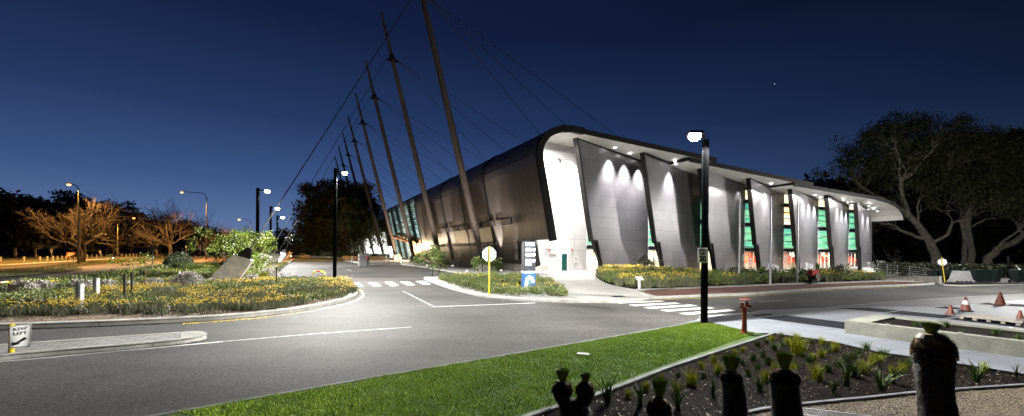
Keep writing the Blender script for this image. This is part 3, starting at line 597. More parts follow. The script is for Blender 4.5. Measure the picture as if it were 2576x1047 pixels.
# glazing bays
beamz = [(2.8,3.12),(6.6,7.0),(10.1,10.5)]
bays = [(5.5, 6.0)] + [(t, 6.2) for t in TK[:-1]]
M['seat'] = mat('orange_red_seat', (.62,.10,.05), .45)
M['roomfloor'] = mat('room_floor', (.6,.5,.38), .5)
def glazed_bay(i, t0, w):
    z9 = zs(t0)-.1; dz = -.0
    fr = MB()
    fr.box(t0, t0+.16, 0, .2, 0, z9); fr.box(t0+w-.16, t0+w, 0, .2, 0, z9)
    for z in (3.3, 4.35, 5.45, 6.5, 7.1, 8.1, 9.1, 10.0): fr.box(t0+.16, t0+w-.16, -.02, .16, z-.08, z+.08)
    fr.box(t0+.16, t0+w-.16, .02, .16, 2.62, 2.8); fr.box(t0+.16, t0+w-.16, .02, .16, 0, .1)
    for x in (1.15, 2.35, 3.6): fr.box(t0+x-.06, t0+x+.06, .01, .15, .1, 2.62)
    fr.box(t0+.16, t0+w-.16, .02, .16, 10.5, 10.62); fr.box(t0+1.6, t0+1.7, .03, .15, 10.62, 12.0)
    f = fr.build('window', M['frame'], hall)
    for a, b in beamz+[(12.0,12.35)]: MB().box(t0+.05, t0+w-.05, -.08, .2, a, b).build('beam', M['beam'], f)
    hd = MB(); hd.box(t0+.17, t0+w-.17, .02, .18, 12.35, z9); hd.build('head_panel', M['wallp'], f)
    g = MB(); g.box(t0+.16, t0+w-.16, .08, .10, 3.2, 6.55)
    if i != 4: g.box(t0+.16, t0+w-.16, .08, .10, 7.05, 10.1)
    g.build('green_blind', M['green'], f)
    g = MB(); g.box(t0+.16, t0+w-.16, .08, .10, 10.6, 12.0)
    if i == 4: g.box(t0+.16, t0+w-.16, .08, .10, 7.05, 10.1)
    g.build('upper_pane', M['lit'], f)
    # the room behind the doors
    rm = MB(); rm.box(t0, t0+8.4, 4.6, 4.7, 0, 3.0); rm.build('room_wall', M['lit'], f)
    rf = MB(); rf.box(t0, t0+8.4, .2, 4.6, -.02, .02); rf.build('room_floor', M['roomfloor'], f)
    if i >= 3 or i == 0:
        st = MB()
        for r in range(5):
            for k in range(13):
                x, y, z = t0+.4+k*.58, 1.8+r*.5, .95+r*.33
                st.cbox((x, y, z), (.46,.4,.09), bev=.02); st.cbox((x, y+.2, z+.24), (.46,.07,.42), bev=.02)
        if i != 0: st.build('seating_row', M['seat'], f)
        tt = MB()
        for r in range(5): tt.box(t0, t0+8, 1.9+r*.5, 2.4+r*.5, .0, .62+r*.33)
        tt.build('seating_step', M['frame'], f)
    light('AREA', 'room_fill', (t0+3, 1.6, 2.95), 420, (1,.86,.62), hall, size=3, lsize=1.5, aim=(t0+3, 1.6, 0))  # added area source for the glow of the room, no fitting
for i, (t0, w) in enumerate(bays): glazed_bay(i, t0, w)
cw = MB()
for i, (t0, w) in enumerate(bays):
    t1 = bays[i+1][0] if i+1 < len(bays) else EW
    if t1 > t0+w: cw.box(t0+w, t1, 0, .3, 0, zs(t1)-.1)
cw.box(EW-.3, EW, .3, 60, 0, 9); cw.box(-1, EW, 5.0, 5.2, 3.05, 14)
cw.build('rear_wall', M['blackvoid'], hall)
bsm = MB(); bsm.box(17, EW, -.15, -.02, -1.2, 0); bsm.build('base_wall', M['conc'], hall)
# ---- leaning fins
AD = math.atan2(.645,.765)-ROTB
finlen = [(14.1,11.25,10.45,9.2)]*2+[(13.9,11.2,10.4,9.2)]+[(13.6,11.1,10.4,9.2)]*4
fins = []
def fin(i, tk):
    wt, wn1, wn2, wb = finlen[i]
    if i == 6: wt, wn1, wn2, wb = 12.0, 10.0, 9.3, 8.4
    g0 = min(0, gz(*BW(tk-8, -2)))-.02
    def top(x): return zs(tk+x*math.cos(AD))-.06
    th = .55
    def slab(pts, y0, y1): mb = MB(); mb.loft([[(a, y0, z) for a, z in pts], [(a, y1, z) for a, z in pts]], True, True); return mb
    if i == 6: right = [(0, g0), (0, 8.8), (-.15,9.8),(-.6,10.6),(-1.6,top(-1.6)-.2)]
    else: right = [(0, g0), (0, top(0))]
    face = [(-wb, g0)]+right+[(-wt, top(-wt)), (-wn1, 3.75), (-wn2, 3.75)]
    o = slab(face, 0, .10).build('fin', M['fin'], hall, (tk,0,0), (0,0,AD))
    # dark return on the leading edge and along the top
    tr = MB()
    def seg(p, q, w):
        tr.hexa([(p[0]-w,-.03,p[1]),(p[0]+.05,-.03,p[1]),(p[0]+.05,th,p[1]),(p[0]-w,th,p[1]),(q[0]-w,-.03,q[1]),(q[0]+.05,-.03,q[1]),(q[0]+.05,th,q[1]),(q[0]-w,th,q[1])])
    seg((-wn1, 3.65), (-wt, top(-wt)+.02), .16); seg((-wb, g0), (-wn2, 3.72), .16)
    tr.box(-wn1-.14, -wn2+.05, -.025, th-.01, 3.55, 3.75)
    xs = [-wt-.1, -wt/2, 0] if i != 6 else [-wt-.1, -wt/2, -1.7]
    for a, b in zip(xs, xs[1:]): tr.hexa([(a,-.06,top(a)-.22),(b,-.06,top(b)-.22),(b,th-.02,top(b)-.22),(a,th-.02,top(a)-.22),(a,-.06,top(a)+.03),(b,-.06,top(b)+.03),(b,th-.02,top(b)+.03),(a,th-.02,top(a)+.03)])
    tr.build('edge_trim', M['darktrim'], o)
    bk = slab([(-wb+.06,g0),(-.02,g0),(-.02,right[1][1]-.3),(-.9 if i==6 else -.02,top(0)-(.9 if i==6 else .3)),(-wt+.3,top(-wt)-.3),(-wn1+.1,3.75)], .11, th-.05)
    bk.build('back_panel', M['darktrim'], o)
    fins.append(o)
    nsp = 3 if i < 6 else 2
    for k in range(nsp):
        x = -wt*.60+k*wt*.215 if i < 6 else -8+k*4
        y = -.85; zz = top(x)-.05
        d = MB().lathe([(.0,0),(.16,0),(.16,-.02),(.0,-.025)], n=12).build('downlight', M['disc'], o, (x,y,zz))
        light('SPOT', 'fin_light', (x, y, zz-.08), 11000-850*i, (.97,.955,.97), o, size=.05, spot=72, blend=1.0, aim=(x+.1, y+.3, 0))
for i, tk in enumerate(TK): fin(i, tk)
for x, e in ((-2.4,4500),(.4,7000),(3.0,7000)):
    MB().lathe([(.0,0),(.17,0),(.17,-.02),(.0,-.025)], n=12).build('downlight', M['disc'], hall, (x,-1.6,zs(x)-(.5 if x < -2 else .0)))
    light('SPOT', 'wall_light', (x,-1.6,zs(x)-.6), e, (1,.96,.90), hall, size=.1, spot=95, blend=.9, aim=(x-.6,-.5,0))
# ---- roof: three overlapping sheets with dark fascias and white soffits
def roofseg(t0, t1, z0, z1, skew, end=None):
    a = [(t0, z0), (t1, z1)]
    if end: a = [(t0, z0)]+end
    def sect(pts, u, dz): return [(t, u, z+dz) for t, z in pts]
    sf = MB()
    for (p, q) in zip(a, a[1:]):
        last = q == a[-1]; s_ = skew if (last and not end) else 0; s0 = 0
        # soffit panel (front edge u=-5, back edge u=.3)
        sf.hexa([(p[0],-4.9,p[1]),(q[0]+s_,-4.9,q[1]),(q[0],.3,q[1]),(p[0],.3,p[1]),(p[0],-4.9,p[1]+.12),(q[0]+s_,-4.9,q[1]+.12),(q[0],.3,q[1]+.12),(p[0],.3,p[1]+.12)])
    sf.build('soffit', M['soffit'], hall)
    rf = MB()
    for (p, q) in zip(a, a[1:]):
        last = q == a[-1]; s_ = skew if (last and not end) else 0
        rf.hexa([(p[0],-5.05,p[1]-.04),(q[0]+s_+(.25 if s_ else 0),-5.05,q[1]-.04),(q[0]+s_+(.25 if s_ else 0),-4.88,q[1]-.04),(p[0],-4.88,p[1]-.04),(p[0],-5.05,p[1]+.48),(q[0]+s_+(.25 if s_ else 0),-5.05,q[1]+.48),(q[0]+s_+(.25 if s_ else 0),-4.88,q[1]+.48),(p[0],-4.88,p[1]+.48)])
        rf.hexa([(p[0],-4.88,p[1]+.13),(q[0]+s_,-4.88,q[1]+.13),(q[0],150 if p[0] < 3 else 60,q[1]+.13),(p[0],150 if p[0] < 3 else 60,p[1]+.13),(p[0],-4.88,p[1]+.46),(q[0]+s_,-4.88,q[1]+.46),(q[0],150 if p[0] < 3 else 60,q[1]+.46),(p[0],150 if p[0] < 3 else 60,p[1]+.46)])
    if not end: rf.hexa([(t1,-.4,z1-.04),(t1+.25,-.4,z1-.04),(t1+skew+.25,-4.95,z1-.04),(t1+skew-.0,-4.95,z1-.04),(t1,-.4,z1+.44),(t1+.25,-.4,z1+.44),(t1+skew+.25,-4.95,z1+.44),(t1+skew,-4.95,z1+.44)])
    rf.build('roof', M['darktrim'], hall)
roofseg(-1.2, 17.2, 15.02, 14.05, 4.6)
roofseg(17.2, 38.5, 13.55+.05, 12.62, 4.6)
roofseg(38.5, 62, 12.25, 11.75, 0, end=[(61, 11.75),(66.2,11.35),(68.6,10.95),(70.2,10.35),(71.3,9.5),(71.7,8.65)])
et = MB(); et.box(-1.2, EW, 3.4, 3.6, 12, 12.1)
# soffit of the curl on the left
cl = MB(); pp = [(-3.62,12.2),(-3.52,12.9),(-3.25,13.5),(-2.8,14.05),(-2.1,14.55),(-1.2,14.95),(-.4,15.02)]
cl.loft([[(a,-4.9,z),(a,.2,z)] for a, z in pp], closed=False); cl.build('soffit', M['soffit'], hall)
for t in (-.6, 63, 66):
    MB().lathe([(.0,0),(.15,0),(.15,-.02),(.0,-.025)], n=10).build('downlight', M['disc'], hall, (t,-3.4,zs(t)+(-.03 if t < 17 else (-.55 if t < 38 else -.72))-(.25 if t > 55 else 0)))
light('AREA', 'forecourt_fill', (-1.2,-3.0,14.2), 900, (1,.97,.93), hall, size=2.6, lsize=1.5, aim=(-1.2,-3.0,0))  # added fill without a fitting, brightens the forecourt
light('SPOT', 'forecourt_fill', (-1.4,-2.3,14.0), 12000, (1,.97,.93), hall, size=.2, spot=70, blend=.9, aim=(-.2,-6.5,0))  # added spot without a fitting, whitens the paving by the door
light('AREA', 'terrace_fill', (45,-3.4,11.4), 1300, (1,.97,.93), hall, size=40, lsize=1.0, aim=(45,-3.4,0))  # added strip of fill along the terrace, no fitting behind it
# ---- entrance in the long wall: louvres over glazing, leaning columns, timber canopy
gl = MB()
for (u0, u1, z0, z1, inn) in ((47.7,84.4,.3,13.6,1.0),(89,150,.3,8.2,.9)):
    gl.hexa([(-1.72+inn,u0,z0),(-1.5+inn,u0,z0),(-1.5+inn,u1,z0),(-1.72+inn,u1,z0),(tz(z1)+inn,u0,z1),(tz(z1)+inn+.2,u0,z1),(tz(z1)+inn+.2,u1,z1),(tz(z1)+inn,u1,z1)])
    if u0 > 80: gl.build('gallery_glazing', M['litw'], hall)
    else:
        gl.build('entrance_glazing', M['teal'], hall); gl = MB()
mu_ = MB()
for u in np.arange(48.5, 84, 1.6): mu_.hexa([(-.9,u,.3),(-.75,u,.3),(-.75,u+.1,.3),(-.9,u+.1,.3),(tz(13.4)+.8,u,13.4),(tz(13.4)+.95,u,13.4),(tz(13.4)+.95,u+.1,13.4),(tz(13.4)+.8,u+.1,13.4)])
for z in np.arange(1.4, 13.2, 1.15): mu_.box(tz(z)+.82, tz(z)+.9, 47.7, 84.4, z, z+.08)
mu_.build('mullion', M['frame'], hall)
lv = MB()
for z in np.arange(8.0, 13.6, .52): lv.box(tz(z)-.12, tz(z)+.22, 48.2, 83.8, z, z+.13)
lv.build('louvre', M['galv'], hall)
M['column'] = mat('blue_grey_column', (.035,.055,.065), .5, .3, var=.2)
for u in (52.5, 59, 66, 72.5, 79):
    c = MB(); c.hexa([(-1.9,u-.4,.4),(-1.35,u-.4,.4),(-1.35,u+.4,.4),(-1.9,u+.4,.4),(tz(13.6)-.35,u-.4,13.6),(tz(13.6)+.3,u-.4,13.6),(tz(13.6)+.3,u+.4,13.6),(tz(13.6)-.35,u+.4,13.6)]); c.build('column', M['column'], hall)
for u in np.arange(91, 150, 5.5):
    c = MB(); c.hexa([(-1.9,u-.35,.0),(-1.2,u-.35,.0),(-1.2,u+.35,.0),(-1.9,u+.35,.0),(tz(8.1)-.1,u-.35,8.1),(tz(8.1)+.5,u-.35,8.1),(tz(8.1)+.5,u+.35,8.1),(tz(8.1)-.1,u+.35,8.1)]); c.build('column', M['soffit'], hall)
ca = MB()
for (u0, u1, k) in ((50,60,0),(62,69,1)):
    ca.hexa([(-5.8,u0+4,5.6),(-5.5,u0+4,5.4),(-1.2,u0,3.6),(-1.6,u0,3.6)] + [(-5.8,u1+2,6.9),(-5.5,u1+2,6.7),(-1.2,u1,6.2),(-1.6,u1,6.4)]) if k == 0 else ca.hexa([(-6.2,u0,5.8),(-6.0,u0,5.5),(-1.2,u0,4.0),(-1.4,u0,4.3),(-6.2,u1,6.8),(-6.0,u1,6.5),(-1.2,u1,5.6),(-1.4,u1,5.9)])
ca.hexa([(-1.7,48,0),(-1.2,48,0),(-1.2,53,0),(-2.2,53,0),(-2.4,47.8,4.6),(-1.8,47.8,4.6),(-2.2,60,6.4),(-3.2,60,6.4)])
ca.build('timber_canopy', M['timber'], hall)
MB().box(-1.85,-1.2,47.8,84,0,.5).build('plinth', M['conc'], hall)
light('POINT', 'entrance_fill', (-4.9,56,2.6), 1800, (1,.75,.45), hall, size=.2)  # added bare source that brightens the timber canopy
light('AREA', 'gallery_fill', (-2.5,115,7.6), 2600, (1,.98,.95), hall, size=3, lsize=50, aim=(-3.5,115,0))  # added fill under the raised shell, no lamp stands here
# leaning prop and its footing at the far corner
pr = MB(); pr.tube([(EW+.6,2,8.8),(EW+4.6,1.0,-.2)], .2, 10); pr.build('prop', M['black'], hall)
pg = MB(); pg.hexa([(EW+3.4,-.4,-1),(EW+6.6,-.4,-1),(EW+6.6,2.4,-1),(EW+3.4,2.4,-1),(EW+4.3,.2,.9),(EW+5.2,.2,1.2),(EW+5.2,1.8,1.2),(EW+4.3,1.8,.9)]); pg.build('prop_footing', M['conc'], hall)
# ------------------------------------------------------------------ steps at the terrace doors
M['stairw'] = mat('white_stair_concrete', (.74,.73,.70), .6, var=.08, scale=2)
def stairs(i, t0, lab):
    s = thing('door_stairs', lab, 'stairs', (*BW(t0, -.2), 0), ROTB, 'white stairs to the terrace doors')
    g = gz(*BW(t0, -4))+.12
    n = max(4, round(-(g-.0)/.15)+1) if g < 0 else 4
    st = MB(); st.box(0, 3.2, -1.6, 0, -.10, .0)
    rise = max(.12, (0-g)/n)
    for k in range(1, n+1): st.box(-.2-.0*k, 3.2, -1.6-.34*k, -1.6-.34*(k-1)-.02, -rise*k-.07, -rise*k)
    st.build('tread', M['stairw'], s)
    sd = MB(); sd.box(.1, 3.1, -1.5, 0, g-.12, -.12); sd.build('base_block', M['conc'], s)
    rl = MB()
    for x in (3.15,):
        for dz in (.95,.75,.55,.35): rl.tube([(x,0,dz),(x,-1.5,dz),(x,-1.6-.34*n,dz-rise*n)], .022, 5)
        for y, z in ((-.05,0),(-1.5,0),(-1.6-.34*n,-rise*n)): rl.tube([(x,y,z-.05),(x,y,z+.95)], .028, 5)
    rl.build('handrail', M['frame'], s)
stairs(3, TK[1]+.2, 'white stairs just right of the speed limit pole, left of the three flagpoles')
stairs(4, TK[2]+.1, 'white stairs behind the leftmost flagpole below the double door')
stairs(5, TK[3]+.1, 'white stairs between the middle and right flagpoles')
stairs(6, TK[5]+.1, 'white stairs at the last door by the right end of the hall')
# ------------------------------------------------------------------ masts, stays and anchors
M['cable'] = mat('steel_cable', (.018,.016,.015), .8, 0, spec=.1)
M['blockc'] = mat('anchor_concrete', (.46,.43,.38), .8, var=.3, scale=2.2, bump=.5, bscale=12, c2=(.62,.58,.52), detail=8)
labs = ['tallest steel mast nearest the hall corner, its head above the picture', 'second leaning steel mast from the hall corner, its tip near the picture top', 'third leaning steel mast from the hall corner', 'fourth leaning steel mast, standing by the timber entrance canopy', 'fifth leaning steel mast, just beyond the entrance canopy', 'sixth leaning steel mast, seen behind the edge of the big fig tree', 'seventh leaning steel mast, its thin tip over the fig tree', 'farthest leaning steel mast, mostly behind the fig tree']
for i in range(8):
    u = 6.6+18.1*i; x, y = BW(-5.0, u)
    m = thing('cable_mast', labs[i], 'mast', (x, y, 0), ROTB, 'row of leaning cable masts along the hall')
    P = lambda z: (-.255*z, 0, z)
    mm = MB(); mm.tube([P(2.1), P(4), P(14), P(26), P(32), P(38.5)], [.30,.40,.42,.36,.30,.16], 16); mm.build('mast_tube', M['steel'], m, smooth=True)
    ft = MB(); ft.tube([P(1.35), P(2.2)], [.22,.30], 10); ft.cbox((P(1.4)[0],0,1.38), (.9,.7,.12)); ft.build('mast_foot', M['black'], m)
    cb = MB(); cb.hexa([(-1.0,-1.0,0),(1.3,-1.0,0),(1.3,1.0,0),(-1.0,1.0,0),(-1.05,-.62,1.25),(.35,-.62,1.55),(.35,.62,1.55),(-1.05,.62,1.25)]); cb.build('footing', M['conc'], m)
    ck = MB(); ck.tube([P(31.6), P(32.0), P(32.4)], [.36,.42,.36], 10)
    for sx in (-1, 1): ck.hexa([(P(31.5)[0]+sx*.2,-.05,31.5),(P(31.5)[0]+sx*.95,-.05,31.4),(P(31.5)[0]+sx*.95,.05,31.4),(P(31.5)[0]+sx*.2,.05,31.5),(P(32.1)[0]+sx*.2,-.05,32.1),(P(31.5)[0]+sx*.9,-.05,31.7),(P(31.5)[0]+sx*.9,.05,31.7),(P(32.1)[0]+sx*.2,.05,32.1)])
    ck.build('collar', M['black'], m)
    c = MB(); h0 = Vector(P(31.7))
    for (t, dy) in ((5.5,0),(14.5,0),(28,0)): c.tube([h0+Vector((.9,0,0)), Vector((t+5, dy, zs(t)+.5 if t > 3 else 15.5))], .030, 5)
    c.build('roof_stay', M['cable'], m)
    c = MB()
    for dy in (-.14, .14): c.tube([h0+Vector((-.9,dy,0)), Vector((-23.12, -17.0+dy, 2.35))], .024, 5)
    c.build('back_stay', M['cable'], m)
alabs = ['nearest slanted concrete anchor block, right of the silvery shrub', 'second slanted concrete anchor block, behind the tall black lamp pole', 'third anchor block in the row, bluish between two lamp poles', 'fourth concrete anchor block beyond the third lamp pole', 'fifth concrete anchor block, small and warm lit', 'sixth concrete anchor block in the row', 'farthest concrete anchor block in the row']
for i in range(7):
    u = 6.6+18.1*i-17; x, y = BW(-28.2, u)
    a = thing('anchor_block', alabs[i], 'anchor block', (x, y, 0), ROTB, 'concrete anchor blocks of the stays')
    b = MB(); hw = .42
    b.hexa([(-2.5,-hw,-.1),(-.75,-hw,-.1),(-.75,hw,-.1),(-2.5,hw,-.1),(-.75,-hw,2.0),(.25,-hw,1.62),(.25,hw,1.62),(-.75,hw,2.0)]); b.build('block', M['blockc'], a)
    s = MB()
    s.hexa([(-.68,-.36,1.96),(.18,-.36,1.63),(.18,.36,1.63),(-.68,.36,1.96),(-.66,-.36,2.03),(.20,-.36,1.70),(.20,.36,1.70),(-.66,.36,2.03)])
    for dy in (-.28,-.1,.1,.28): s.hexa([(-.6,dy-.02,1.98),(.12,dy-.02,1.72),(.12,dy+.02,1.72),(-.6,dy+.02,1.98),(-.05,dy-.02,2.45),(.2,dy-.02,2.3),(.2,dy+.02,2.3),(-.05,dy+.02,2.45)])
    s.tube([(.08,-.33,2.35),(.08,.33,2.35)], .08, 8); s.build('anchor_bracket', M['black'], a)
# in-ground uplights along the footpath
ups = [(1150,635),(890,637),(780,597),(585,597),(557,573),(395,557),(390,572),(275,558)]
names = ['nearest', 'second nearest', 'third', 'fourth', 'fifth', 'sixth', 'seventh', 'farthest']
for k, (x, y) in enumerate(ups):
    px, py = (1400+x*.5254)*.6289, (750+y*.5254)*.6289; g = G(px, py, .12)
    L = thing('ground_uplight', names[k]+' glowing round uplight set in the footpath by the hall', 'uplight', (*g, .12), 0, 'uplights in the footpath')
    MB().lathe([(0,0),(.14,0),(.14,.012),(.10,.02),(0,.02)], n=12).build('trim_ring', M['galv'], L)
    MB().lathe([(0,.02),(.10,.021),(.06,.05),(0,.06)], n=10).build('lens', emat('uplight_glow', (1,.85,.75), 8), L)
    light('SPOT', 'beam_light', (0,0,.12), 3200, (1,.86,.74), L, size=.05, spot=60, blend=.9, aim=(-.8,1.4,4))
for u, e in ((7.5,11000),(26.5,11000),(30.6,11000),(45.5,9000),(3.0,1200)):  # added floodlights that throw the light cones up the brown wall
    x, y = BW(-3.0, u)
    L = thing('added_wall_washer', {7.5:'added small floodlight at the wall foot below the nearest rib',26.5:'added small floodlight at the wall foot left of the middle rib',30.6:'added small floodlight at the wall foot beyond the middle rib',45.5:'added small floodlight at the wall foot by the entrance opening',3.0:'added small floodlight at the wall foot behind the pylon sign'}[u], 'floodlight', (x,y,.12), ROTB, 'added floodlights at the foot of the long wall')
    MB().lathe([(0,0),(.11,0),(.11,.10),(.08,.14),(0,.14)], n=10).build('housing', M['black'], L)
    light('SPOT', 'beam_light', (0,0,.2), e, (1,.92,.85), L, size=.03, spot=38, blend=.8, aim=(-.35,.1,8))
# ------------------------------------------------------------------ lamps
M['polebl'] = mat('black_powder_coat', (.0022,.0022,.0026), .9, spec=.03)
M['sodium'] = emat('sodium_glow', (1, .42, .10), 2.6)
M['whitelamp'] = emat('metal_halide_glow', (1, .99, .95), 14)
M['oldpole'] = mat('grey_green_pole', (.16,.15,.11), .5, .4, var=.2, scale=2)
def img(x0, y0, k, x, y): return ((x0+x*k)*.6289, (y0+y*k)*.6289)
def atdepth(px, d): return (xat(px, d), d)
def polelamp(label, base, topy, head, energy, w=.10, hy=0, zoff=.0, cone=150):
    x, y = base; g = gz(x, y)+zoff; z1 = hgt(CX+FPX*x/y, topy, x, y); hz = hgt(CX+FPX*x/y, head[1], x, y)
    hx = xat(head[0], y)-x
    o = thing('lamp_post', label, 'street lamp', (x, y, g), 0, 'black square lamp posts')
    h = z1-g
    MB().loft([[(a*w,b*w,z) for a,b in ((-1,-1),(1,-1),(1,1),(-1,1))] for z in (0,h)], True, True).build('pole', M['polebl'], o)
    MB().cbox((0,0,.03),(w*3.4,w*3.4,.06), bev=.01).build('base_plate', M['black'], o)
    hz = hgt(CX+FPX*x/y, head[1], x, y+hy); hx = xat(head[0], y+hy)-x
    s = 1 if hx > 0 else -1; hh = hz-g+.12; L_ = math.hypot(hx, hy); dx, dy = hx/L_, hy/L_; nx, ny = -dy*.04, dx*.04
    e0, e1 = (dx*w*.6, dy*w*.6), (hx-dx*.1, hy-dy*.1)
    MB().hexa([(e0[0]-nx,e0[1]-ny,hh-.05),(e1[0]-nx,e1[1]-ny,hh-.04),(e1[0]+nx,e1[1]+ny,hh-.04),(e0[0]+nx,e0[1]+ny,hh-.05),(e0[0]-nx,e0[1]-ny,hh+.06),(e1[0]-nx,e1[1]-ny,hh+.05),(e1[0]+nx,e1[1]+ny,hh+.05),(e0[0]+nx,e0[1]+ny,hh+.06)]).build('arm', M['black'], o)
    hd = MB().cbox((hx,hy,hh+.02),(.46,.40,.08), bev=.02).build('lamp_head', M['black'], o)
    q = min(1.6, max(1.0, y/30))
    MB().lathe([(0,-.20*q),(.10*q,-.185*q),(.17*q,-.13*q),(.19*q,-.06*q),(.17*q,0),(0,0)], n=14).build('lens', M['whitelamp'], hd, (hx,hy,hh-.02), smooth=True)
    batwing(light('SPOT', 'lamp_light', (hx,hy,hh-.20*q-.06), energy, (1,.985,.94), o, size=.12, spot=cone, blend=.15, aim=(hx,hy,0)), back=(-dx,-dy))
    return o
P1 = G(1771, 819)
L1 = polelamp('nearest tall black lamp post, carrying the speed limit sign, at the lawn corner', P1, 352, (1745,347), 5300, .080, hy=-.40, cone=170)
polelamp('black lamp post at the tip of the yellow flower bed beside the crossing', G(842,708.5,.1), 424, (866,437), 14000, .095, zoff=.1, cone=152)
polelamp('black lamp post in front of the second anchor block', G(647,686,.1), 473, (671.5,482), 8000, .11, zoff=.1)
polelamp('black lamp post just left of the pale concrete blocks, second of three in a row', G(680,668,.1), 519, (697,525), 10000, .11, zoff=.1)
polelamp('third black lamp post in the row of three beyond the anchor blocks', G(697,661.5,.1), 542, (710.5,547), 10000, .11, zoff=.1)
for k, (px, py, d, e, lb) in enumerate([(729,588,162,4500,'small distant lamp post left of the fig tree crown, nearest of three'), (738,594,190,3500,'small distant lamp post, middle one of the far cluster'), (743,603,246,2500,'farthest tiny lamp post, lowest of the cluster left of the fig tree')]):
    b_ = atdepth(px-3, d); polelamp(lb, b_, py, (px+3, py+2), e, .14)
b_ = G(2640, 738); o_ = polelamp('lamp post standing just past the right edge of the picture', b_, 470, (2612, 488), 3800, .11, cone=165)
for c_ in o_.children:
    if c_.type == 'LIGHT': c_.data.type = 'POINT'
b_ = atdepth(2660, 60); o_ = polelamp('added unseen lamp post beyond the right picture edge, lighting the gum trees', b_, 478, (2640, 492), 8000, .12, cone=165)  # assumed lamp out of view, added to light the gum trunks
for c_ in o_.children:
    if c_.type == 'LIGHT': c_.data.type = 'POINT'
def streetlamp(label, base, topy, head, energy, r=.11, curve=True):
    x, y = base; g = gz(x, y); px = CX+FPX*x/y; z1 = hgt(px, topy, x, y)-g; hz = hgt(px, head[1], x, y)-g; hx = xat(head[0], y)-x
    o = thing('street_light', label, 'street lamp', (x, y, g), 0, 'orange street lights along the road')
    s = 1 if hx > 0 else -1; q = min(2.0, max(1.0, y/90)); bend = min(1.4, abs(hx)*.6)
    pts = [(0,0,0),(0,0,z1*.5),(0,0,z1-bend)]; rr = [r*1.5, r*1.1, r*.7]
    for a in (20, 45, 70): t = math.radians(a); pts.append((s*bend*(1-math.cos(t)), 0, z1-bend+bend*math.sin(t))); rr.append(r*.62)
    pts.append((hx-s*.2, 0, max(hz+.1, z1-.15))); rr.append(r*.5)
    MB().tube(pts, rr, 10).build('pole', M['oldpole'], o, smooth=True)
    hd = MB().cbox((hx,0,pts[-1][2]),(.75,.28,.16), bev=.04).build('lamp_head', M['oldpole'], o)
    MB().lathe([(0,-.26*q),(.14*q,-.22*q),(.24*q,-.10*q),(.22*q,0),(0,0)], n=12).build('lens', M['sodium'], hd, (hx,0,pts[-1][2]-.08))
    batwing(light('SPOT', 'lamp_light', (hx,0,pts[-1][2]-.5), energy, (1,.48,.13), o, size=.15, spot=150, blend=.4, aim=(hx,0,0)), .5, 1.2)
streetlamp('tall orange street light in front of the bare tree on the left', G(197,664), 465, (172,464), 24000)
streetlamp('orange street light with a long curved arm above the second bare tree', G(519,655.5), 485, (456,484), 38000)
streetlamp('orange street light on the far kerb with its arm reaching right', G(295,648.5), 552, (336,548), 12000)
streetlamp('orange street light above the leafy sapling', atdepth(631, 139), 552, (601,552), 20000)
for px, py, d, lb in ((657,588,255,'distant orange street light just left of the second lamp post'), (678,597,300,'distant orange street light, middle of three small ones'), (697,600,330,'farthest orange street light, right of the small three')):
    streetlamp(lb, atdepth(px+5, d), py, (px, py), 14000, r=.12)
# ------------------------------------------------------------------ speed limit sign
signb = mat('sign_face_grey_white', (.80,.80,.77), .45)
def plate(name, label, cat, loc, rz, w, h, m, th=.02, r=.03):
    o = thing(name, label, cat, loc, rz)
    pts = []
    for cx, cz, a0 in ((w/2-r,h/2-r,0),(-w/2+r,h/2-r,90),(-w/2+r,-h/2+r,180),(w/2-r,-h/2+r,270)):
        for a in (0,30,60,90): t = math.radians(a0+a); pts.append((cx+r*math.cos(t), cz+r*math.sin(t)))
    f = MB(); f.loft([[(a,0,z) for a,z in pts],[(a,th,z) for a,z in pts]], True, True); fo = f.build('sign_face', m, o)
    return o, fo, pts
def border(parent, pts, y, k1, k2, m):
    b = MB(); b.loft([[(a*k1,y,z*(1-(1-k1)*.7)) for a,z in pts],[(a*k2,y,z*(1-(1-k2)*.7)) for a,z in pts]]); b.build('sign_border', m, parent)
x, y = P1; zt_ = hgt(1771,623,x,y-.14); zb_ = hgt(1771,662,x,y-.14); hh_ = zt_-zb_; ww_ = hh_*.615
s, f, pts = plate('speed_limit_sign', 'grey white speed limit 20 sign strapped to the nearest lamp post', 'sign', (xat(1768,y-.14), y-.135, (zt_+zb_)/2), 0, ww_, hh_, signb)
border(f, pts, -.003, .96, .925, M['black'])
text('SPEED', hh_*.19, M['black'], 'lettering', f, (0,-.006,hh_*.33), (math.pi/2,0,0), bold=.003)
text('LIMIT', hh_*.19, M['black'], 'lettering', f, (0,-.006,hh_*.11), (math.pi/2,0,0), bold=.003)
text('20', hh_*.46, M['black'], 'lettering', f, (0,-.006,-hh_*.22), (math.pi/2,0,0), bold=.009)
MB().cbox((.03,.01,hh_*.3),(.24,.03,.03)).build('bracket', M['galv'], s); MB().cbox((.03,.01,-hh_*.3),(.24,.03,.03)).build('bracket', M['galv'], s)
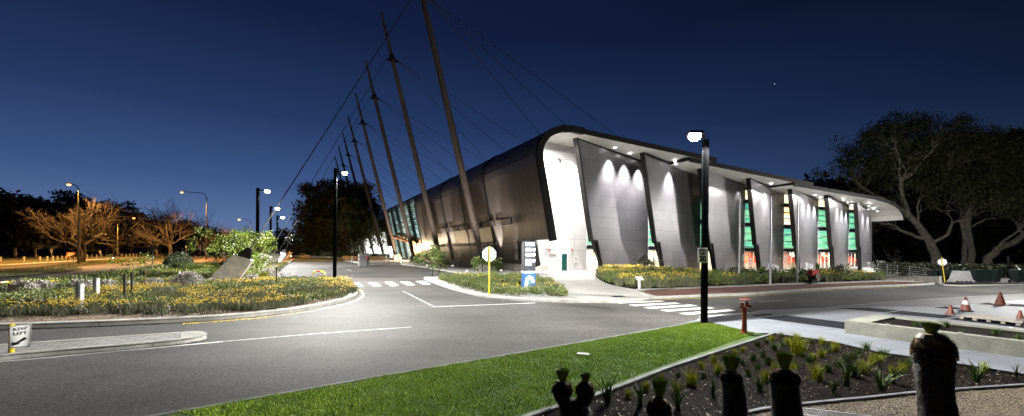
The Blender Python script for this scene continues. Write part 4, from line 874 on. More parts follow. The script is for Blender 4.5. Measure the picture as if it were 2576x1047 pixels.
# ------------------------------------------------------------------ keep left sign
M['signyellow'] = mat('sign_post_yellow', (.75,.55,.02), .45, var=.1, scale=6)
x, y = G(42, 887, .12); g0 = .118
o = thing('keep_left_sign', 'battered white keep left sign on a short yellow post on the paved median', 'sign', (x, y, g0), math.radians(42))
ph = (886-813)/FPX*y*1.0
MB().tube([(-.075,.02,0),(-.075,.02,ph*1.0)], .045, 10).build('post', M['signyellow'], o)
w, h = .29, ph*.76; pts = []
for cx, cz, a0 in ((w/2-.03,h/2-.03,0),(-w/2+.03,h/2-.03,90),(-w/2+.03,-h/2+.03,180),(w/2-.03,-h/2+.03,270)):
    for a in (0,45,90): t = math.radians(a0+a); pts.append((cx+.03*math.cos(t), cz+.03*math.sin(t)))
def bend(a, z): return -.03 - .05*math.cos(z/h*4+1)*(.5+a/w) + .03*math.sin(a*14)
zc = ph*.56
gm = MB(); nx_, nz_g = 8, 10
gridp = [[(-w/2+w*i/nx_, -h/2+h*j/nz_g) for i in range(nx_+1)] for j in range(nz_g+1)]
for dy in (0, .006): gm.loft([[(a+.05, bend(a,z)+dy, zc+z) for a, z in row] for row in gridp], closed=False)
fo = gm.build('sign_face', signb, o, smooth=True)
bd = MB()
for k1 in range(len(pts)):
    a, b = pts[k1], pts[(k1+1) % len(pts)]
    for s_ in range(4):
        p = [a[0]+(b[0]-a[0])*s_/4, a[1]+(b[1]-a[1])*s_/4]; q = [a[0]+(b[0]-a[0])*(s_+1)/4, a[1]+(b[1]-a[1])*(s_+1)/4]
        bd.face([(c[0]*k+.05, bend(c[0]*k, c[1]*k)-.004, zc+c[1]*k) for c, k in ((p,.97),(q,.97),(q,.92),(p,.92))])
bd.build('sign_border', M['black'], fo)
def conform(o_, cx, cz):
    for v in o_.data.vertices:
        a, z = v.co.x+cx, v.co.y+cz; v.co = (a+.05, bend(a,z)-.006-(v.co.z*.3), zc+z)
for t_, cz in (('KEEP', h*.33), ('LEFT', h*.13)): conform(text(t_, h*.19, M['black'], 'lettering', fo, (0,0,0), (0,0,0), bold=.002), 0, cz)
ar = MB(); ar.face([(p[0]+.05, bend(*p)-.005, zc+p[1]) for p in [(.06,-.02*h/.4),(.10,-.06),(-.02,-h*.30),(-.06,-h*.26)]])
ar.face([(p[0]+.05, bend(*p)-.006, zc+p[1]) for p in [(-.11,-h*.40),(-.10,-h*.22),(.01,-h*.33)]]); ar.build('arrow_symbol', M['black'], fo)
# ------------------------------------------------------------------ stop signs seen from behind
M['signback'] = mat('sign_back_grey', (.80,.83,.86), .5, .0, var=.06, scale=3)
def stopsign(label, base, ytop, yc, rad, rz, lean=(0,0), zoff=.13):
    x, y = base; g = gz(x,y)+zoff; px = CX+FPX*x/y
    o = thing('stop_sign', label, 'sign', (x,y,g), rz); o.rotation_euler = (lean[0], lean[1], rz)
    h = hgt(px, ytop, x, y)-g; zc = hgt(px, yc, x, y)-g
    MB().tube([(0,0,0),(0,0,h)], .035, 8).build('post', M['signyellow'], o)
    f = MB(); oc = lambda yy, r: [(r*math.cos(math.radians(22.5+45*k)), yy, zc+r*math.sin(math.radians(22.5+45*k))) for k in range(8)]
    f.loft([oc(.04, rad), oc(.055, rad)], True, True); ff = f.build('sign_face', M['signback'], o)
    f = MB(); f.loft([oc(.056, rad*.97), oc(.060, rad*.97)], True, True); f.build('reflective_front', M['red'], ff)
    text('STOP', rad*.6, M['frame'], 'lettering', ff, (0,.064,zc), (math.pi/2,0,math.pi))
    c = MB()
    for z in (zc+.2, zc-.2): c.cbox((0,.03,z),(.16,.03,.04))
    c.build('bracket', M['galv'], o)
stopsign('octagonal sign seen from behind on a yellow post in the small flower bed', G(1230,742,.13), 620, 640, .375, .1)
stopsign('octagonal sign on a leaning yellow post beside the wheelie bins', G(2377,711), 647, 659.5, .34, -.95, lean=(0,-.10), zoff=0)
# ------------------------------------------------------------------ illuminated pylon sign
M['blue'] = mat('pylon_blue', (.018,.09,.30), .4, var=.08, scale=3)
M['pylgrey'] = mat('pylon_slate', (.022,.028,.038), .45, .1, var=.1, scale=3)
M['led'] = emat('led_white', (.90,.96,1), 14)
x, y = G(1329, 733, .13)
o = thing('pylon_sign', 'blue and slate pylon sign with blazing white lit letters beside the forecourt', 'sign', (x, y, .13), math.radians(18))
w, d_ = .33, .24; Hh = hgt(1329,607,x,y)-.13; zb = Hh*.365
MB().cbox((0,0,zb/2),(w*2,d_*2,zb), bev=.01).build('base_block', M['blue'], o)
MB().cbox((0,0,zb+.06),(w*2+.01,d_*2+.01,.11), bev=.01).build('trim_band', M['frame'], o)
MB().cbox((0,0,(zb+.12+Hh)/2),(w*2,d_*2,Hh-zb-.12), bev=.01).build('upper_block', M['pylgrey'], o)
rows = [(.90,[(-.26,.24)]),(.715,[(-.26,.05),(.17,.27)]),(.545,[(-.26,.12),(.17,.27)]),(.345,[(-.26,.10),(.17,.27)]),(.24,[(-.26,.06)])]
for rz_, spans in rows:
    z = zb+.12+(Hh-zb-.12)*rz_; lt = MB()
    for a, b in spans:
        n = max(1, round((b-a)/.085))
        for k in range(n):
            cx = a+(b-a)*(k+.5)/n; lt.cbox((cx,-d_-.016,z),(.074,.03,.125), bev=.01)
            if k % 2 == 0: lt.cbox((cx+.04,-d_-.012,z+.035),(.03,.028,.05))
    lt.build('lit_letters', M['led'], o)
am = MB(); zc = zb*.52
am.tube([(-.22,-d_-.01,zc-.30),(-.21,-d_-.01,zc-.05),(-.15,-d_-.01,zc+.17),(-.03,-d_-.01,zc+.27),(.10,-d_-.01,zc+.22),(.17,-d_-.01,zc+.05),(.18,-d_-.01,zc-.02)], [.045,.055,.065,.07,.065,.06,.045], 8); am.build('lit_emblem', M['led'], o)
light('AREA', 'sign_light', (0,-d_-.15,Hh*.6), 45, (.85,.95,1), o, size=.5, lsize=1.6, aim=(0,-5,0))
# ------------------------------------------------------------------ hydrant standpipe
x, y = G(1872.5, 838, .1); sc = hgt(1872,751,x,y)-.1
o = thing('fire_hydrant', 'red fire hydrant standpipe with two valve wheels on the path corner', 'hydrant', (x, y, .09), .25)
MB().lathe([(.10,0),(.10,.03),(.066,.04),(.062,sc*.66),(.085,sc*.66),(.085,sc*.69),(.06,sc*.70),(.075,sc*.76),(0,sc*.78)], n=14).build('pipe', M['red'], o, smooth=True)
for s_ in (-1, 1):
    b = MB(); b.tube([(0,0,sc*.70),(s_*.07,0,sc*.76),(s_*.08,0,sc*.90)], [.045,.045,.04], 10); b.tube([(s_*.07,0,sc*.80),(s_*.125,-.05,sc*.79),(s_*.155,-.07,sc*.78)], [.04,.038,.05], 10); b.build('outlet', M['red'], o, smooth=True)
    wv = MB(); wv.tube([(s_*.08,0,sc*.88),(s_*.08,0,sc*.985)], .012, 6); wv.lathe([(0,sc*.975),(.085,sc*.972),(.09,sc*.985),(.08,sc*.995),(0,sc*.99)], c=(s_*.08,0,0), n=12); wv.build('valve_wheel', M['red'], o)
# ------------------------------------------------------------------ traffic cones and the sheet on battens
M['cone'] = mat('faded_cone_orange', (.15,.045,.03), .55, var=.25, scale=8)
M['band'] = mat('cone_reflective_band', (.62,.62,.62), .35)
def cone(label, px, py, top, wide, band):
    x, y = G(px, py, .1); g = gz(x,y)+.10; h = hgt(px, top, x, y)-g
    o = thing('traffic_cone', label, 'cone', (x,y,g), random.random(), 'traffic cones on the plaza'); r = wide*h
    MB().lathe([(r,.04),(r*.95,.06),(.035,h-.01),(.025,h),(.0,h)], n=18).build('cone_body', M['cone'], o, smooth=True)
    MB().cbox((0,0,.02),(r*2.5,r*2.5,.04), bev=.01).build('base_plate', M['cone'] if not band else M['black'], o)
    if band: f = lambda t: r*.95+(.035-r*.95)*t; MB().lathe([(f(.42)+.004,.06+(h-.07)*.42),(f(.76)+.004,.06+(h-.07)*.76)], n=18, cap=False).build('reflective_band', M['band'], o, smooth=True)
cone('tall plain orange cone, farthest back of the four on the plaza', 2516, 767.5, 734, .30, 0)
cone('orange cone with a wide silver band near the wooden sheet', 2429, 783, 747, .29, 1)
cone('short dusty cone, leftmost of the four', 2391, 791, 767, .30, 0)
cone('dark short cone cut by the right edge of the picture', 2566, 809, 781, .30, 0)
M['ply'] = mat('weathered_plywood', (.22,.19,.16), .8, var=.4, scale=5, bump=.3)
q = [G3(2410,791,.25), G3(2448,784.5,.25), G3(2576,799,.25), G3(2572,809.5,.25)]
o = thing('plywood_sheet', 'weathered plywood sheet lying on timber battens among the cones', 'board', (q[0].x, q[0].y, gz(q[0].x,q[0].y)+.10), 0)
loc = [(p.x-q[0].x, p.y-q[0].y) for p in q]
MB().loft([[(a,b,.085) for a,b in loc],[(a,b,.105) for a,b in loc]], True, True).build('sheet', M['ply'], o)
for k in range(5):
    t = .06+.22*k; a = Vector(loc[0]).lerp(Vector(loc[3]), t); b = Vector(loc[1]).lerp(Vector(loc[2]), t); d_ = (b-a).normalized(); n_2 = Vector((-d_.y,d_.x))*.05
    MB().loft([[(*(a+n_2),.0),(*(b+n_2),.0),(*(b-n_2),.0),(*(a-n_2),.0)],[(*(a+n_2),.083),(*(b+n_2),.083),(*(b-n_2),.083),(*(a-n_2),.083)]], True, True).build('batten', M['ply'], o)
# ------------------------------------------------------------------ raised planter
M['planter'] = mat('pale_cast_concrete', (.21,.21,.175), .85, var=.2, scale=2, bump=.5, bscale=14, c2=(.29,.29,.24), detail=8)
a = Vector((*G(2124.5,838,.1),0)); b = Vector((*G(2576,900.5,.1),0)); dr_ = (b-a).normalized(); b = a+dr_*((b-a).length+4)
nn_ = Vector((-dr_.y, dr_.x, 0));
if nn_.y < 0: nn_ = -nn_
hp = hgt(2124.5,805.5,a.x,a.y)-.1; L_ = (b-a).length; wd = 2.3
o = thing('raised_planter', 'long raised planter of pale pitted concrete on the plaza', 'planter', (a.x,a.y,.10), math.atan2(dr_.y, dr_.x))
MB().cbox((L_/2,.09,hp/2),(L_,.18,hp), bev=.012).build('wall', M['planter'], o)
MB().cbox((L_/2,wd-.08,hp/2),(L_,.16,hp), bev=.012).build('wall', M['planter'], o)
MB().cbox((.25,wd/2+.01,hp/2),(.5,wd-.345,hp-.003), bev=.01).build('wall', M['planter'], o)
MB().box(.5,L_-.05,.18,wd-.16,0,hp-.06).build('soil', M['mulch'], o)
for k in range(7):
    for yy in (.09, wd-.08): MB().cbox((.9+k*1.35+(.5 if yy > 1 else 0),yy,hp+.012),(.09,.07,.022), bev=.004).build('skate_stop', M['galv'], o)
PLANT = (o, L_, wd, hp)
# ------------------------------------------------------------------ bollards, stakes, hoops
for px, yb, yt, lb in ((201,781,714,'left steel bollard in the flower bed, nearer the road'), (242,756,699,'right steel bollard in the flower bed, set farther back')):
    x, y = G(px, yb, .13); h = hgt(px,yt,x,y)-.13
    o = thing('steel_bollard', lb, 'bollard', (x,y,.12), 0, 'steel bollards in the flower bed')
    MB().lathe([(.105,0),(.105,h-.03),(.095,h-.008),(.07,h),(0,h+.004)], n=18).build('post', M['galv'], o, smooth=True)
    MB().lathe([(.14,0),(.14,.015),(.107,.02)], n=18).build('collar', M['galv'], o)
x, y = G(204, 776, .13); tb = thing('timber_batten', 'low timber board lying between the two steel bollards', 'board', (x+.35,y+.2,.2), .55); MB().cbox((0,0,0),(1.3,.12,.05), bev=.008).build('board', M['ply'], tb); MB().cbox((0,.1,-.1),(1.1,.10,.05), bev=.008).build('board', M['ply'], tb)
stk = [(313,762,688,'thin black stake, left of a pair in the yellow flowers'),(331,750,684,'thin black stake, right of a pair in the yellow flowers'),(353,712,677,'black stake before the small sapling'),(361.5,708,680,'black stake behind the small sapling'),(695.5,718,672,'black stake with a wispy sapling near the parking kerb')]
for px, yb, yt, lb in stk:
    x, y = G(px, yb, .13); h = hgt(px,yt,x,y)-.13
    o = thing('garden_stake', lb, 'stake', (x,y,.12), 0, 'black garden stakes'); MB().cbox((0,0,h/2),(.06,.06,h), bev=.006).build('post', M['black'], o); MB().cbox((0,-.035,h*.8),(.07,.01,.03)).build('tie', M['darktrim'], o)
def hoop(label, p0, p1, ytop, zoff=.12):
    a = Vector((*G(*p0,zoff),0)); b = Vector((*G(*p1,zoff),0)); h = hgt(p0[0],ytop,a.x,a.y)-zoff
    o = thing('hoop_barrier', label, 'barrier', (a.x,a.y,zoff), math.atan2(b.y-a.y,b.x-a.x), 'hooped barriers'); w = (b-a).length; r = .045; c = min(.28, h*.35)
    path = [(0,0,0),(0,0,h*.45),(0,0,h-c)]+[(c-c*math.cos(t),0,h-c+c*math.sin(t)) for t in (.5,1.1,math.pi/2)]
    path += [(w*.4,0,h),(w*.6,0,h)]+[(w-c+c*math.sin(t),0,h-c+c*math.cos(t)) for t in (0,.5,1.1,math.pi/2)]+[(w,0,h*.45),(w,0,0)]
    cols = [('red_section',0,1,M['red']),('white_section',1,2,M['frame']),('yellow_section',2,5,M['signyellow']),('white_section',5,6,M['frame']),('red_section',6,7,M['red']),('white_section',7,8,M['frame']),('yellow_section',8,11,M['signyellow']),('white_section',11,12,M['frame'])]
    cols = [('red_section',0,1),('white_section',1,2),('yellow_section',2,5),('red_section',5,7),('yellow_section',7,10),('white_section',10,11),('red_section',11,12)]
    mm = {'red_section':M['red'],'white_section':M['frame'],'yellow_section':M['signyellow']}
    for n, i, j in cols:
        if i < len(path)-1: MB().tube(path[i:min(j,len(path)-1)+1], r, 8).build(n, mm[n], o)
hoop('red white and yellow hoop barrier by the parking bays', (786,709), (818,709), 683)
hoop('yellow and white hoop barrier cut by the left picture edge', (-22,742), (24,736), 713)
# ------------------------------------------------------------------ pipe and valve assembly
M['rust'] = mat('dark_rusty_pipe', (.10,.055,.035), .7, var=.35, scale=6, bump=.3)
M['bluegrey'] = mat('blue_coated_iron', (.20,.21,.27), .5, .3, var=.3, scale=7)
M['bluef'] = mat('blue_flange', (.03,.06,.20), .5)
a = Vector((*G(22,779,.13),0)); b = Vector((*G(132,777,.13),0)); ln = (b-a).length; sc = ln/3.2
o = thing('pipe_valve', 'grey iron backflow valve with blue flanges and rusty elbows in the flower bed', 'valve', (a.x,a.y,.12), math.atan2(b.y-a.y,b.x-a.x)); o.scale = (sc,sc,sc)
z = .62
MB().tube([(0,0,-.1),(.03,0,.3),(.2,0,z-.1),(.5,0,z),(.75,0,z)], [.17]*5, 12).build('elbow', M['rust'], o, smooth=True)
MB().tube([(2.35,0,z),(2.65,0,z),(2.98,0,z-.1),(3.15,0,.25),(3.2,0,-.1)], [.17]*5, 12).build('elbow', M['rust'], o, smooth=True)
MB().tube([(.78,0,z),(1.0,0,z),(1.2,0,z),(1.35,0,z+.03),(1.55,0,z+.05),(1.75,0,z),(1.95,0,z+.04),(2.1,0,z),(2.32,0,z)], [.16,.2,.17,.26,.27,.19,.26,.18,.17], 14).build('valve_body', M['bluegrey'], o, smooth=True)
for xx in (.72,.82,1.0,2.18,2.3,2.4): MB().tube([(xx,0,z),(xx+.05,0,z)], .26, 14).build('flange', M['bluef'] if xx not in (1.0,2.18) else M['bluegrey'], o)
MB().cbox((1.55,0,z+.33),(.7,.16,.07), bev=.01).build('cover_plate', M['ply'], o)
for xx in (1.15,1.7,2.15): MB().tube([(xx,0,z+.2),(xx,0,z+.5)], .025, 6).build('valve_stem', M['black'], o)
# ------------------------------------------------------------------ flagpoles
for (px, yt, yb, lb) in ((1858.6,486,708,'leftmost of the three slim grey flagpoles before the terrace'),(1937.5,494,715,'middle of the three slim grey flagpoles before the terrace'),(2005.5,502,711,'rightmost of the three slim grey flagpoles before the terrace')):
    x, y = G(px, yb, .14); g = gz(x,y)+.13; h = hgt(px,yt,x,y)-g
    o = thing('flagpole', lb, 'flagpole', (x,y,g), 0, 'three flagpoles'); MB().tube([(0,0,0),(0,0,h*.5),(0,0,h)], [.075,.065,.04], 10).build('pole', M['galv'], o, smooth=True)
    MB().lathe([(0,h),(.07,h+.01),(.08,h+.04),(0,h+.07)], n=8).build('cap', M['black'], o); MB().cbox((.07,0,h*.62),(.05,.04,.16)).build('cleat', M['black'], o); MB().lathe([(.13,0),(.13,.02),(.08,.04)], n=12).build('base_plate', M['galv'], o)
# ------------------------------------------------------------------ wheelie bins, barrier, fences on the right
M['bin'] = mat('dark_green_bin', (.018,.030,.026), .5, var=.15, scale=4)
M['binlid'] = mat('bin_lid_dark', (.022,.036,.030), .45)
M['sticker'] = mat('bin_sticker', (.6,.6,.56), .5)
def make_bin(label, x, y, g, rz):
    o = thing('wheelie_bin', label, 'bin', (x,y,g), rz, 'dark wheelie bins in a row')
    MB().loft([[(a*sx,b*sy,z) for a,b in ((-1,-1),(1,-1),(1,1),(-1,1))] for sx,sy,z in ((.24,.27,.06),(.31,.36,.92),(.33,.38,.95))], True, True).build('bin_body', M['bin'], o)
    MB().loft([[(a*.34,b*.39-.0,z+.0) for a,b in ((-1,-1),(1,-1),(1,1),(-1,1))] for z in (.95,1.0)]+[[(a*.28,b*.32,1.06) for a,b in ((-1,-1),(1,-1),(1,1),(-1,1))]], True, True).build('lid', M['binlid'], o)
    for s_ in (-1,1): MB().tube([(s_*.25,.27,.10),(s_*.30,.27,.10)], .10, 12).build('wheel', M['black'], o)
    MB().tube([(-.25,.43,.98),(.25,.43,.98)], .018, 6).build('handle', M['binlid'], o)
    MB().cbox((.06,-.335,.72),(.12,.012,.22)).build('sticker', M['sticker'], o, rot=(-.105,0,0)); return o
bl = [(2347,705,-.2),(2362,705.5,-.2),(2380,707,-.1),(2449,709,.1),(2466,709,.1),(2484,709.5,.1),(2500,710,.2),(2559,711,0),(2580,711,0)]
names = ['far left','second','third, half behind the white barrier','fourth, right after the white barrier','fifth','sixth','seventh, last before the gap','eighth, first after the gap','ninth, cut by the picture edge']
proto = None
for (px, py, rz), nm in zip(bl, names):
    x, y = G(px, py, .02); g = gz(x,y)+.02; lb = 'dark green wheelie bin, '+nm+', in the row on the right' if nm != 'far left' else 'dark green wheelie bin at the far left of the row on the right'
    o = make_bin(lb, x, y, g, rz); k = (hgt(px,678,x,y)-g)/1.06; o.scale = (k,k,k)
M['plast'] = mat('white_plastic', (.55,.55,.55), .5, var=.12, scale=4)
x, y = G(2417, 709.5, .02); g = gz(x,y)+.02; h = hgt(2417,681.5,x,y)-g; wl_ = xat(2446,y)-xat(2387,y)
o = thing('plastic_barrier', 'white plastic water-filled road barrier in front of the bins', 'barrier', (x,y,g), .08)
MB().loft([[(a*sx*wl_/2,b*sy,z*h) for a,b in ((-1,-1),(1,-1),(1,1),(-1,1))] for sx,sy,z in ((1,.28,0),(1,.28,.18),(.93,.20,.2),(.74,.10,.98),(.72,.08,1))], True, True).build('barrier_body', M['plast'], o)
for k in range(4):
    xx = (-.48+.32*k)*wl_/2*1.0; d = .12*wl_*(1 if k % 2 else -1)
    MB().hexa([(xx-d-.05,-.235,.25*h),(xx-d+.07,-.235,.25*h),(xx-d+.07,-.19,.25*h),(xx-d-.05,-.19,.25*h),(xx+d*.2-.05,-.145,.86*h),(xx+d*.2+.07,-.145,.86*h),(xx+d*.2+.07,-.10,.86*h),(xx+d*.2-.05,-.10,.86*h)]).build('stiffening_rib', M['plast'], o)
for k in range(4): MB().cbox(((-.6+.4*k)*wl_/2,-.27,.06*h),(.3,.06,.10*h)).build('foot_slot', M['black'], o)
M['oldwood'] = mat('pale_round_timber', (.26,.25,.17), .8, var=.3, scale=3)
def railfence(label, pts, hpx, n_rails=1, r=.10, name='timber_fence', m=None, group=None):
    m = m or M['oldwood']; W_ = [G3(px,py,.0) for px,py in pts]; o = thing(name, label, 'fence', W_[0], 0)
    hh = [hgt(px, py-hp, w.x, w.y)-w.z for (px,py), w, hp in zip(pts, W_, hpx)]
    for w, h in zip(W_, hh): MB().tube([w-W_[0], w-W_[0]+Vector((0,0,h))], r, 8).build('fence_post', m, o)
    for (w, h, w2, h2) in zip(W_, hh, W_[1:], hh[1:]):
        for k in range(n_rails):
            f = (.93-k*.9/max(1,n_rails)); MB().tube([w-W_[0]+Vector((0,0,h*f)), w2-W_[0]+Vector((0,0,h2*f))], r*.75 if n_rails == 1 else r*.4, 6).build('rail', m, o)
railfence('low fence of pale round timber posts and rail behind the bins', [(2427,692),(2462,690),(2491,692),(2506,691)], [18,16,16,18], 1, .13)
M['wire'] = M['galv']
pts = [(2193,694),(2215,694),(2244,692.5),(2275,691),(2303,698)]
railfence('steel wire balustrade along the ramp at the right end of the hall', [(2208,694),(2232,696),(2258,698),(2288,699),(2335,702)], [31,31,31,30,28], 5, .035, 'wire_balustrade', M['galv'])
railfence('steel wire balustrade behind the ramp, nearer the leaning prop', [(2192,687),(2215,688),(2245,689),(2275,691),(2303,694),(2335,697)], [24,24,24,24,23,22], 4, .03, 'wire_balustrade', M['galv'])
def rampwall(label, p0, p1, hpx, th=.2):
    a, b = G3(*p0), G3(*p1); o = thing('ramp_wall', label, 'wall', a, math.atan2(b.y-a.y,b.x-a.x), 'low concrete ramp walls'); L_ = (b.xy-a.xy).length; h0 = hgt(p0[0],p0[1]-hpx[0],a.x,a.y)-a.z; h1 = hgt(p1[0],p1[1]-hpx[1],b.x,b.y)-a.z
    MB().hexa([(0,0,-.4),(L_,0,-.7),(L_,th,-.7),(0,th,-.4),(0,0,h0),(L_,0,h1),(L_,th,h1),(0,th,h0)]).build('wall', M['conc'], o)
    MB().hexa([(-.02,-.03,h0),(L_+.02,-.03,h1),(L_+.02,th+.03,h1),(-.02,th+.03,h0),(-.02,-.03,h0+.07),(L_+.02,-.03,h1+.07),(L_+.02,th+.03,h1+.07),(-.02,th+.03,h0+.07)]).build('coping', M['kerb'], o)
rampwall('low grey ramp wall ending by the leaning octagonal sign', (2200,702), (2363,713), (6,16))
rampwall('short grey ramp wall nearer the flower bed', (2196,706), (2296,711.5), (3,8))
sheet('ramp_paving', GP([(2190,694),(2340,701),(2360,706),(2200,700)]), .14, M['pave'])
o_ = thing('dark_post', 'slim black post by the trees at the right edge', 'post', G3(2538,700,0), 0); hp_ = hgt(2538,646,o_.location.x,o_.location.y)-o_.location.z; MB().cbox((0,0,hp_/2),(.22,.22,hp_)).build('post', M['black'], o_); MB().cbox((0,0,hp_+.02),(.26,.26,.05)).build('cap', M['black'], o_)
# grassy bank edge strip of reddish mulch in front of the bins
sheet('red_mulch_strip', GP([(2385,713.5),(2576,714.5),(2576,717),(2420,720),(2360,716)]), .06, M['mulch'])
kerb('service_road_kerb', GP([(2358,716),(2370,719.5),(2420,721.5),(2576,718),(2700,715)]), M['kerb'], .25, .13, side=1)
# ------------------------------------------------------------------ small things
x, y = G(1608, 726, .15); h = hgt(1608,697,x,y)-.15
o = thing('plant_label_stand', 'small white angled label stand in the yellow flower bed', 'sign', (x,y,.14), .3)
MB().cbox((0,0,h*.42),(.13,.08,h*.84), bev=.01).build('post', M['frame'], o); MB().cbox((0,0,0),(.46,.30,.025), bev=.006).build('sign_face', M['frame'], o, (0,-.02,h*.9), (.7,0,0))
x, y = G(2045, 712, .15); g = gz(x,y)+.14
o = thing('hose_reel_box', 'dark red hose reel box standing in the shrubs near the road', 'box', (x,y,g), .3)
MB().cbox((0,0,.80),(.85,.45,.42), bev=.08).build('box_body', M['red'], o); MB().tube([(.12,-.24,.55),(.12,-.30,.55)], .24, 16).build('reel', M['rust'], o); MB().cbox((0,0,.30),(.6,.3,.6)).build('stand', M['black'], o)
x, y = G(916, 668.5, .12)
o = thing('grey_cabinet', 'grey service cabinet at the edge of the footpath left of the red valve', 'cabinet', (x,y,.12), ROTB)
MB().cbox((0,0,.78),(1.5,1.0,1.5), bev=.03).build('cabinet_body', M['galv'], o); MB().cbox((0,0,1.56),(1.65,1.15,.08), bev=.02).build('lid', M['frame'], o); MB().cbox((0,0,.02),(1.6,1.1,.05)).build('base_plate', M['conc'], o)
x, y = G(925, 669, .12); o = thing('fire_hydrant', 'small red-topped hydrant beside the grey service cabinet', 'hydrant', (x,y,.12)); MB().lathe([(.08,0),(.07,.9),(0,.92)], n=10).build('pipe', M['black'], o); MB().lathe([(.1,.92),(.19,1.05),(.19,1.25),(.08,1.36),(0,1.36)], n=12).build('valve_head', M['red'], o)
a = Vector((*G(862,651.5,.12),0)); b = Vector((*G(972,654,.12),0))
o = thing('block_planter', 'low pale block planter wall holding the hedge under the fig tree', 'planter', (a.x,a.y,.12), math.atan2(b.y-a.y,b.x-a.x)); L_ = (b-a).length
MB().box(0,L_,0,.3,0,.75).build('wall', M['kerb'], o); MB().box(-.04,L_+.04,-.04,.34,.75,.83).build('coping', M['conc'], o)
for (px, yb, yt, lb) in ((886,664,645,'short steel bollard nearest the hall footings'),(903,661,647,'short steel bollard beside the grey cabinet'),(1012,665,640,'slim steel bollard right of the footpath uplights'),(1002,664.5,642,'slim steel bollard between two uplights'),(972,661,637,'slim black bollard before the gallery')):
    x, y = G(px, yb, .12); h = hgt(px,yt,x,y)-.12; o = thing('slim_bollard', lb, 'bollard', (x,y,.12), 0, 'slim bollards on the footpath'); MB().lathe([(.07,0),(.07,h-.02),(.05,h),(0,h)], n=10).build('post', M['galv'], o); MB().lathe([(.12,0),(.12,.03),(.07,.04)], n=10).build('collar', M['galv'], o)
# low timber bollards along the far road
pts = catmull([(0,661),(60,660),(110,658.5),(190,653),(250,650),(320,647.5),(413,643.5),(480,641.5)], 10)
PWp = resample([G(*p) for p in pts], 2.7)
BPm = MB().lathe([(.13,0),(.13,.82),(.10,.88),(0,.88)], n=8).make('timber_bollard', M['oldwood'])
for k, (x, y) in enumerate(PWp[:62]):
    o = bpy.data.objects.new('timber_bollard', BPm); o.location = (x,y,0); o.rotation_euler = (random.uniform(-.04,.04),random.uniform(-.04,.04),k); link(o)
    tag(o, 'short pale timber bollard in the long row beyond the far road', 'bollard', 'row of timber bollards beyond the road')
# roadside poles and little signs on the left
for (px, yb, yt, nm, lb) in ((129.5,661.5,627,'parking_sign','small sign pole left of the orange street light, beyond the road'),(252,658.5,630.5,'parking_sign','small sign pole between the bare tree and the far street light'),(383.5,688,619,'parking_sign','taller grey sign pole rising behind the small sapling'),(468,652,618,'parking_sign','thin pole behind the round green shrub')):
    x, y = G(px, yb); h = hgt(px,yt,x,y); o = thing(nm, lb, 'sign', (x,y,.03), .4); MB().tube([(0,0,0),(0,0,h)], .035, 6).build('post', M['galv'], o); MB().cbox((0,-.04,h-.3),(.3,.02,.5), bev=.008).build('sign_face', M['galv'], o)
x, y = G(178,661.5); o = thing('works_sign', 'little orange works sign on short legs by the bare tree', 'sign', (x,y,.1), .3); MB().cbox((0,0,1.15),(1.05,.03,.75), bev=.01).build('sign_face', mat('works_orange', (.65,.20,.03), .5), o)
for s_ in (-.35,.35): MB().cbox((s_,0,.4),(.05,.05,.8)).build('leg', M['black'], o)
for k, z in enumerate((1.3,1.05)): MB().cbox((0,-.02,z),(.8-.1*k,.008,.12)).build('sign_stripe', M['frame'], o)
# far illuminated kiosk on the left
x, y = G(505, 643); o = thing('low_building', 'small pale lit building between tree trunks beyond the far road', 'building', (x,y+20,0), .2)
MB().box(-6,12,0,6,0,3.2).build('wall', M['kerb'], o); MB().box(-6.5,12.5,-.6,6.5,3.2,3.6).build('roof', M['darktrim'], o)
for k in range(4): MB().box(-5+k*4.4,-2.4+k*4.4,-.05,.02,1,2.5).build('window', M['lit'] if k in (1,2) else M['black'], o)
# ------------------------------------------------------------------ silver sedan with its headlights on
M['car'] = mat('silver_car_paint', (.33,.31,.27), .25, .5, coat=.6); M['carglass'] = mat('car_glass', (.012,.014,.018), .05)
M['tyre'] = mat('tyre_rubber', (.012,.012,.012), .8)
cx_, cy_ = G(757, 651.5); kk = 1.0
car = thing('parked_car', 'silver sedan with blazing headlights at the end of the parking area', 'car', (cx_, cy_, .03), math.radians(24)); 
bo = MB(); prof2 = [(-2.35,.45),(-2.3,.72),(-1.2,.88),(-.55,1.40),(.75,1.42),(1.55,.98),(2.25,.92),(2.35,.5),(2.2,.25),(-2.2,.25)]
bo.loft([[(a*.985,-.80,z) for a,z in prof2],[(a,-.86,min(z,1.0) if z > 1 else z) if z < 1 else (a,-.70,z) for a,z in prof2],[(a,.86,z) if z < 1 else (a,.70,z) for a,z in prof2],[(a*.985,.80,z) for a,z in prof2]][1:3], True, True); bo.build('body', M['car'], car)
for s_ in (-1,1):
    for q in ([(-1.02,.92),(-.5,1.33),(.05,1.34),(.05,.92)],[(.12,.92),(.12,1.34),(.68,1.34),(1.25,.95)]):
        MB().loft([[(a,s_*(.87-(z-.9)*.36),z) for a,z in q],[(a,s_*(.885-(z-.9)*.36),z) for a,z in q]], True, True).build('side_window', M['carglass'], car)
    for xx in (-1.42,1.4):
        wv = MB().tube([(xx,s_*.70,.32),(xx,s_*.89,.32)], .32, 18).build('wheel', M['tyre'], car); MB().tube([(xx,s_*.89,.32),(xx,s_*.90,.32)], .19, 14).build('rim', M['galv'], wv)
    MB().cbox((-2.32,s_*.6,.66),(.12,.34,.16), bev=.02).build('headlight', emat('headlight_glow', (1,.97,.9), 30), car)
    MB().cbox((2.3,s_*.6,.8),(.1,.34,.14), bev=.02).build('tail_light', M['red'], car)
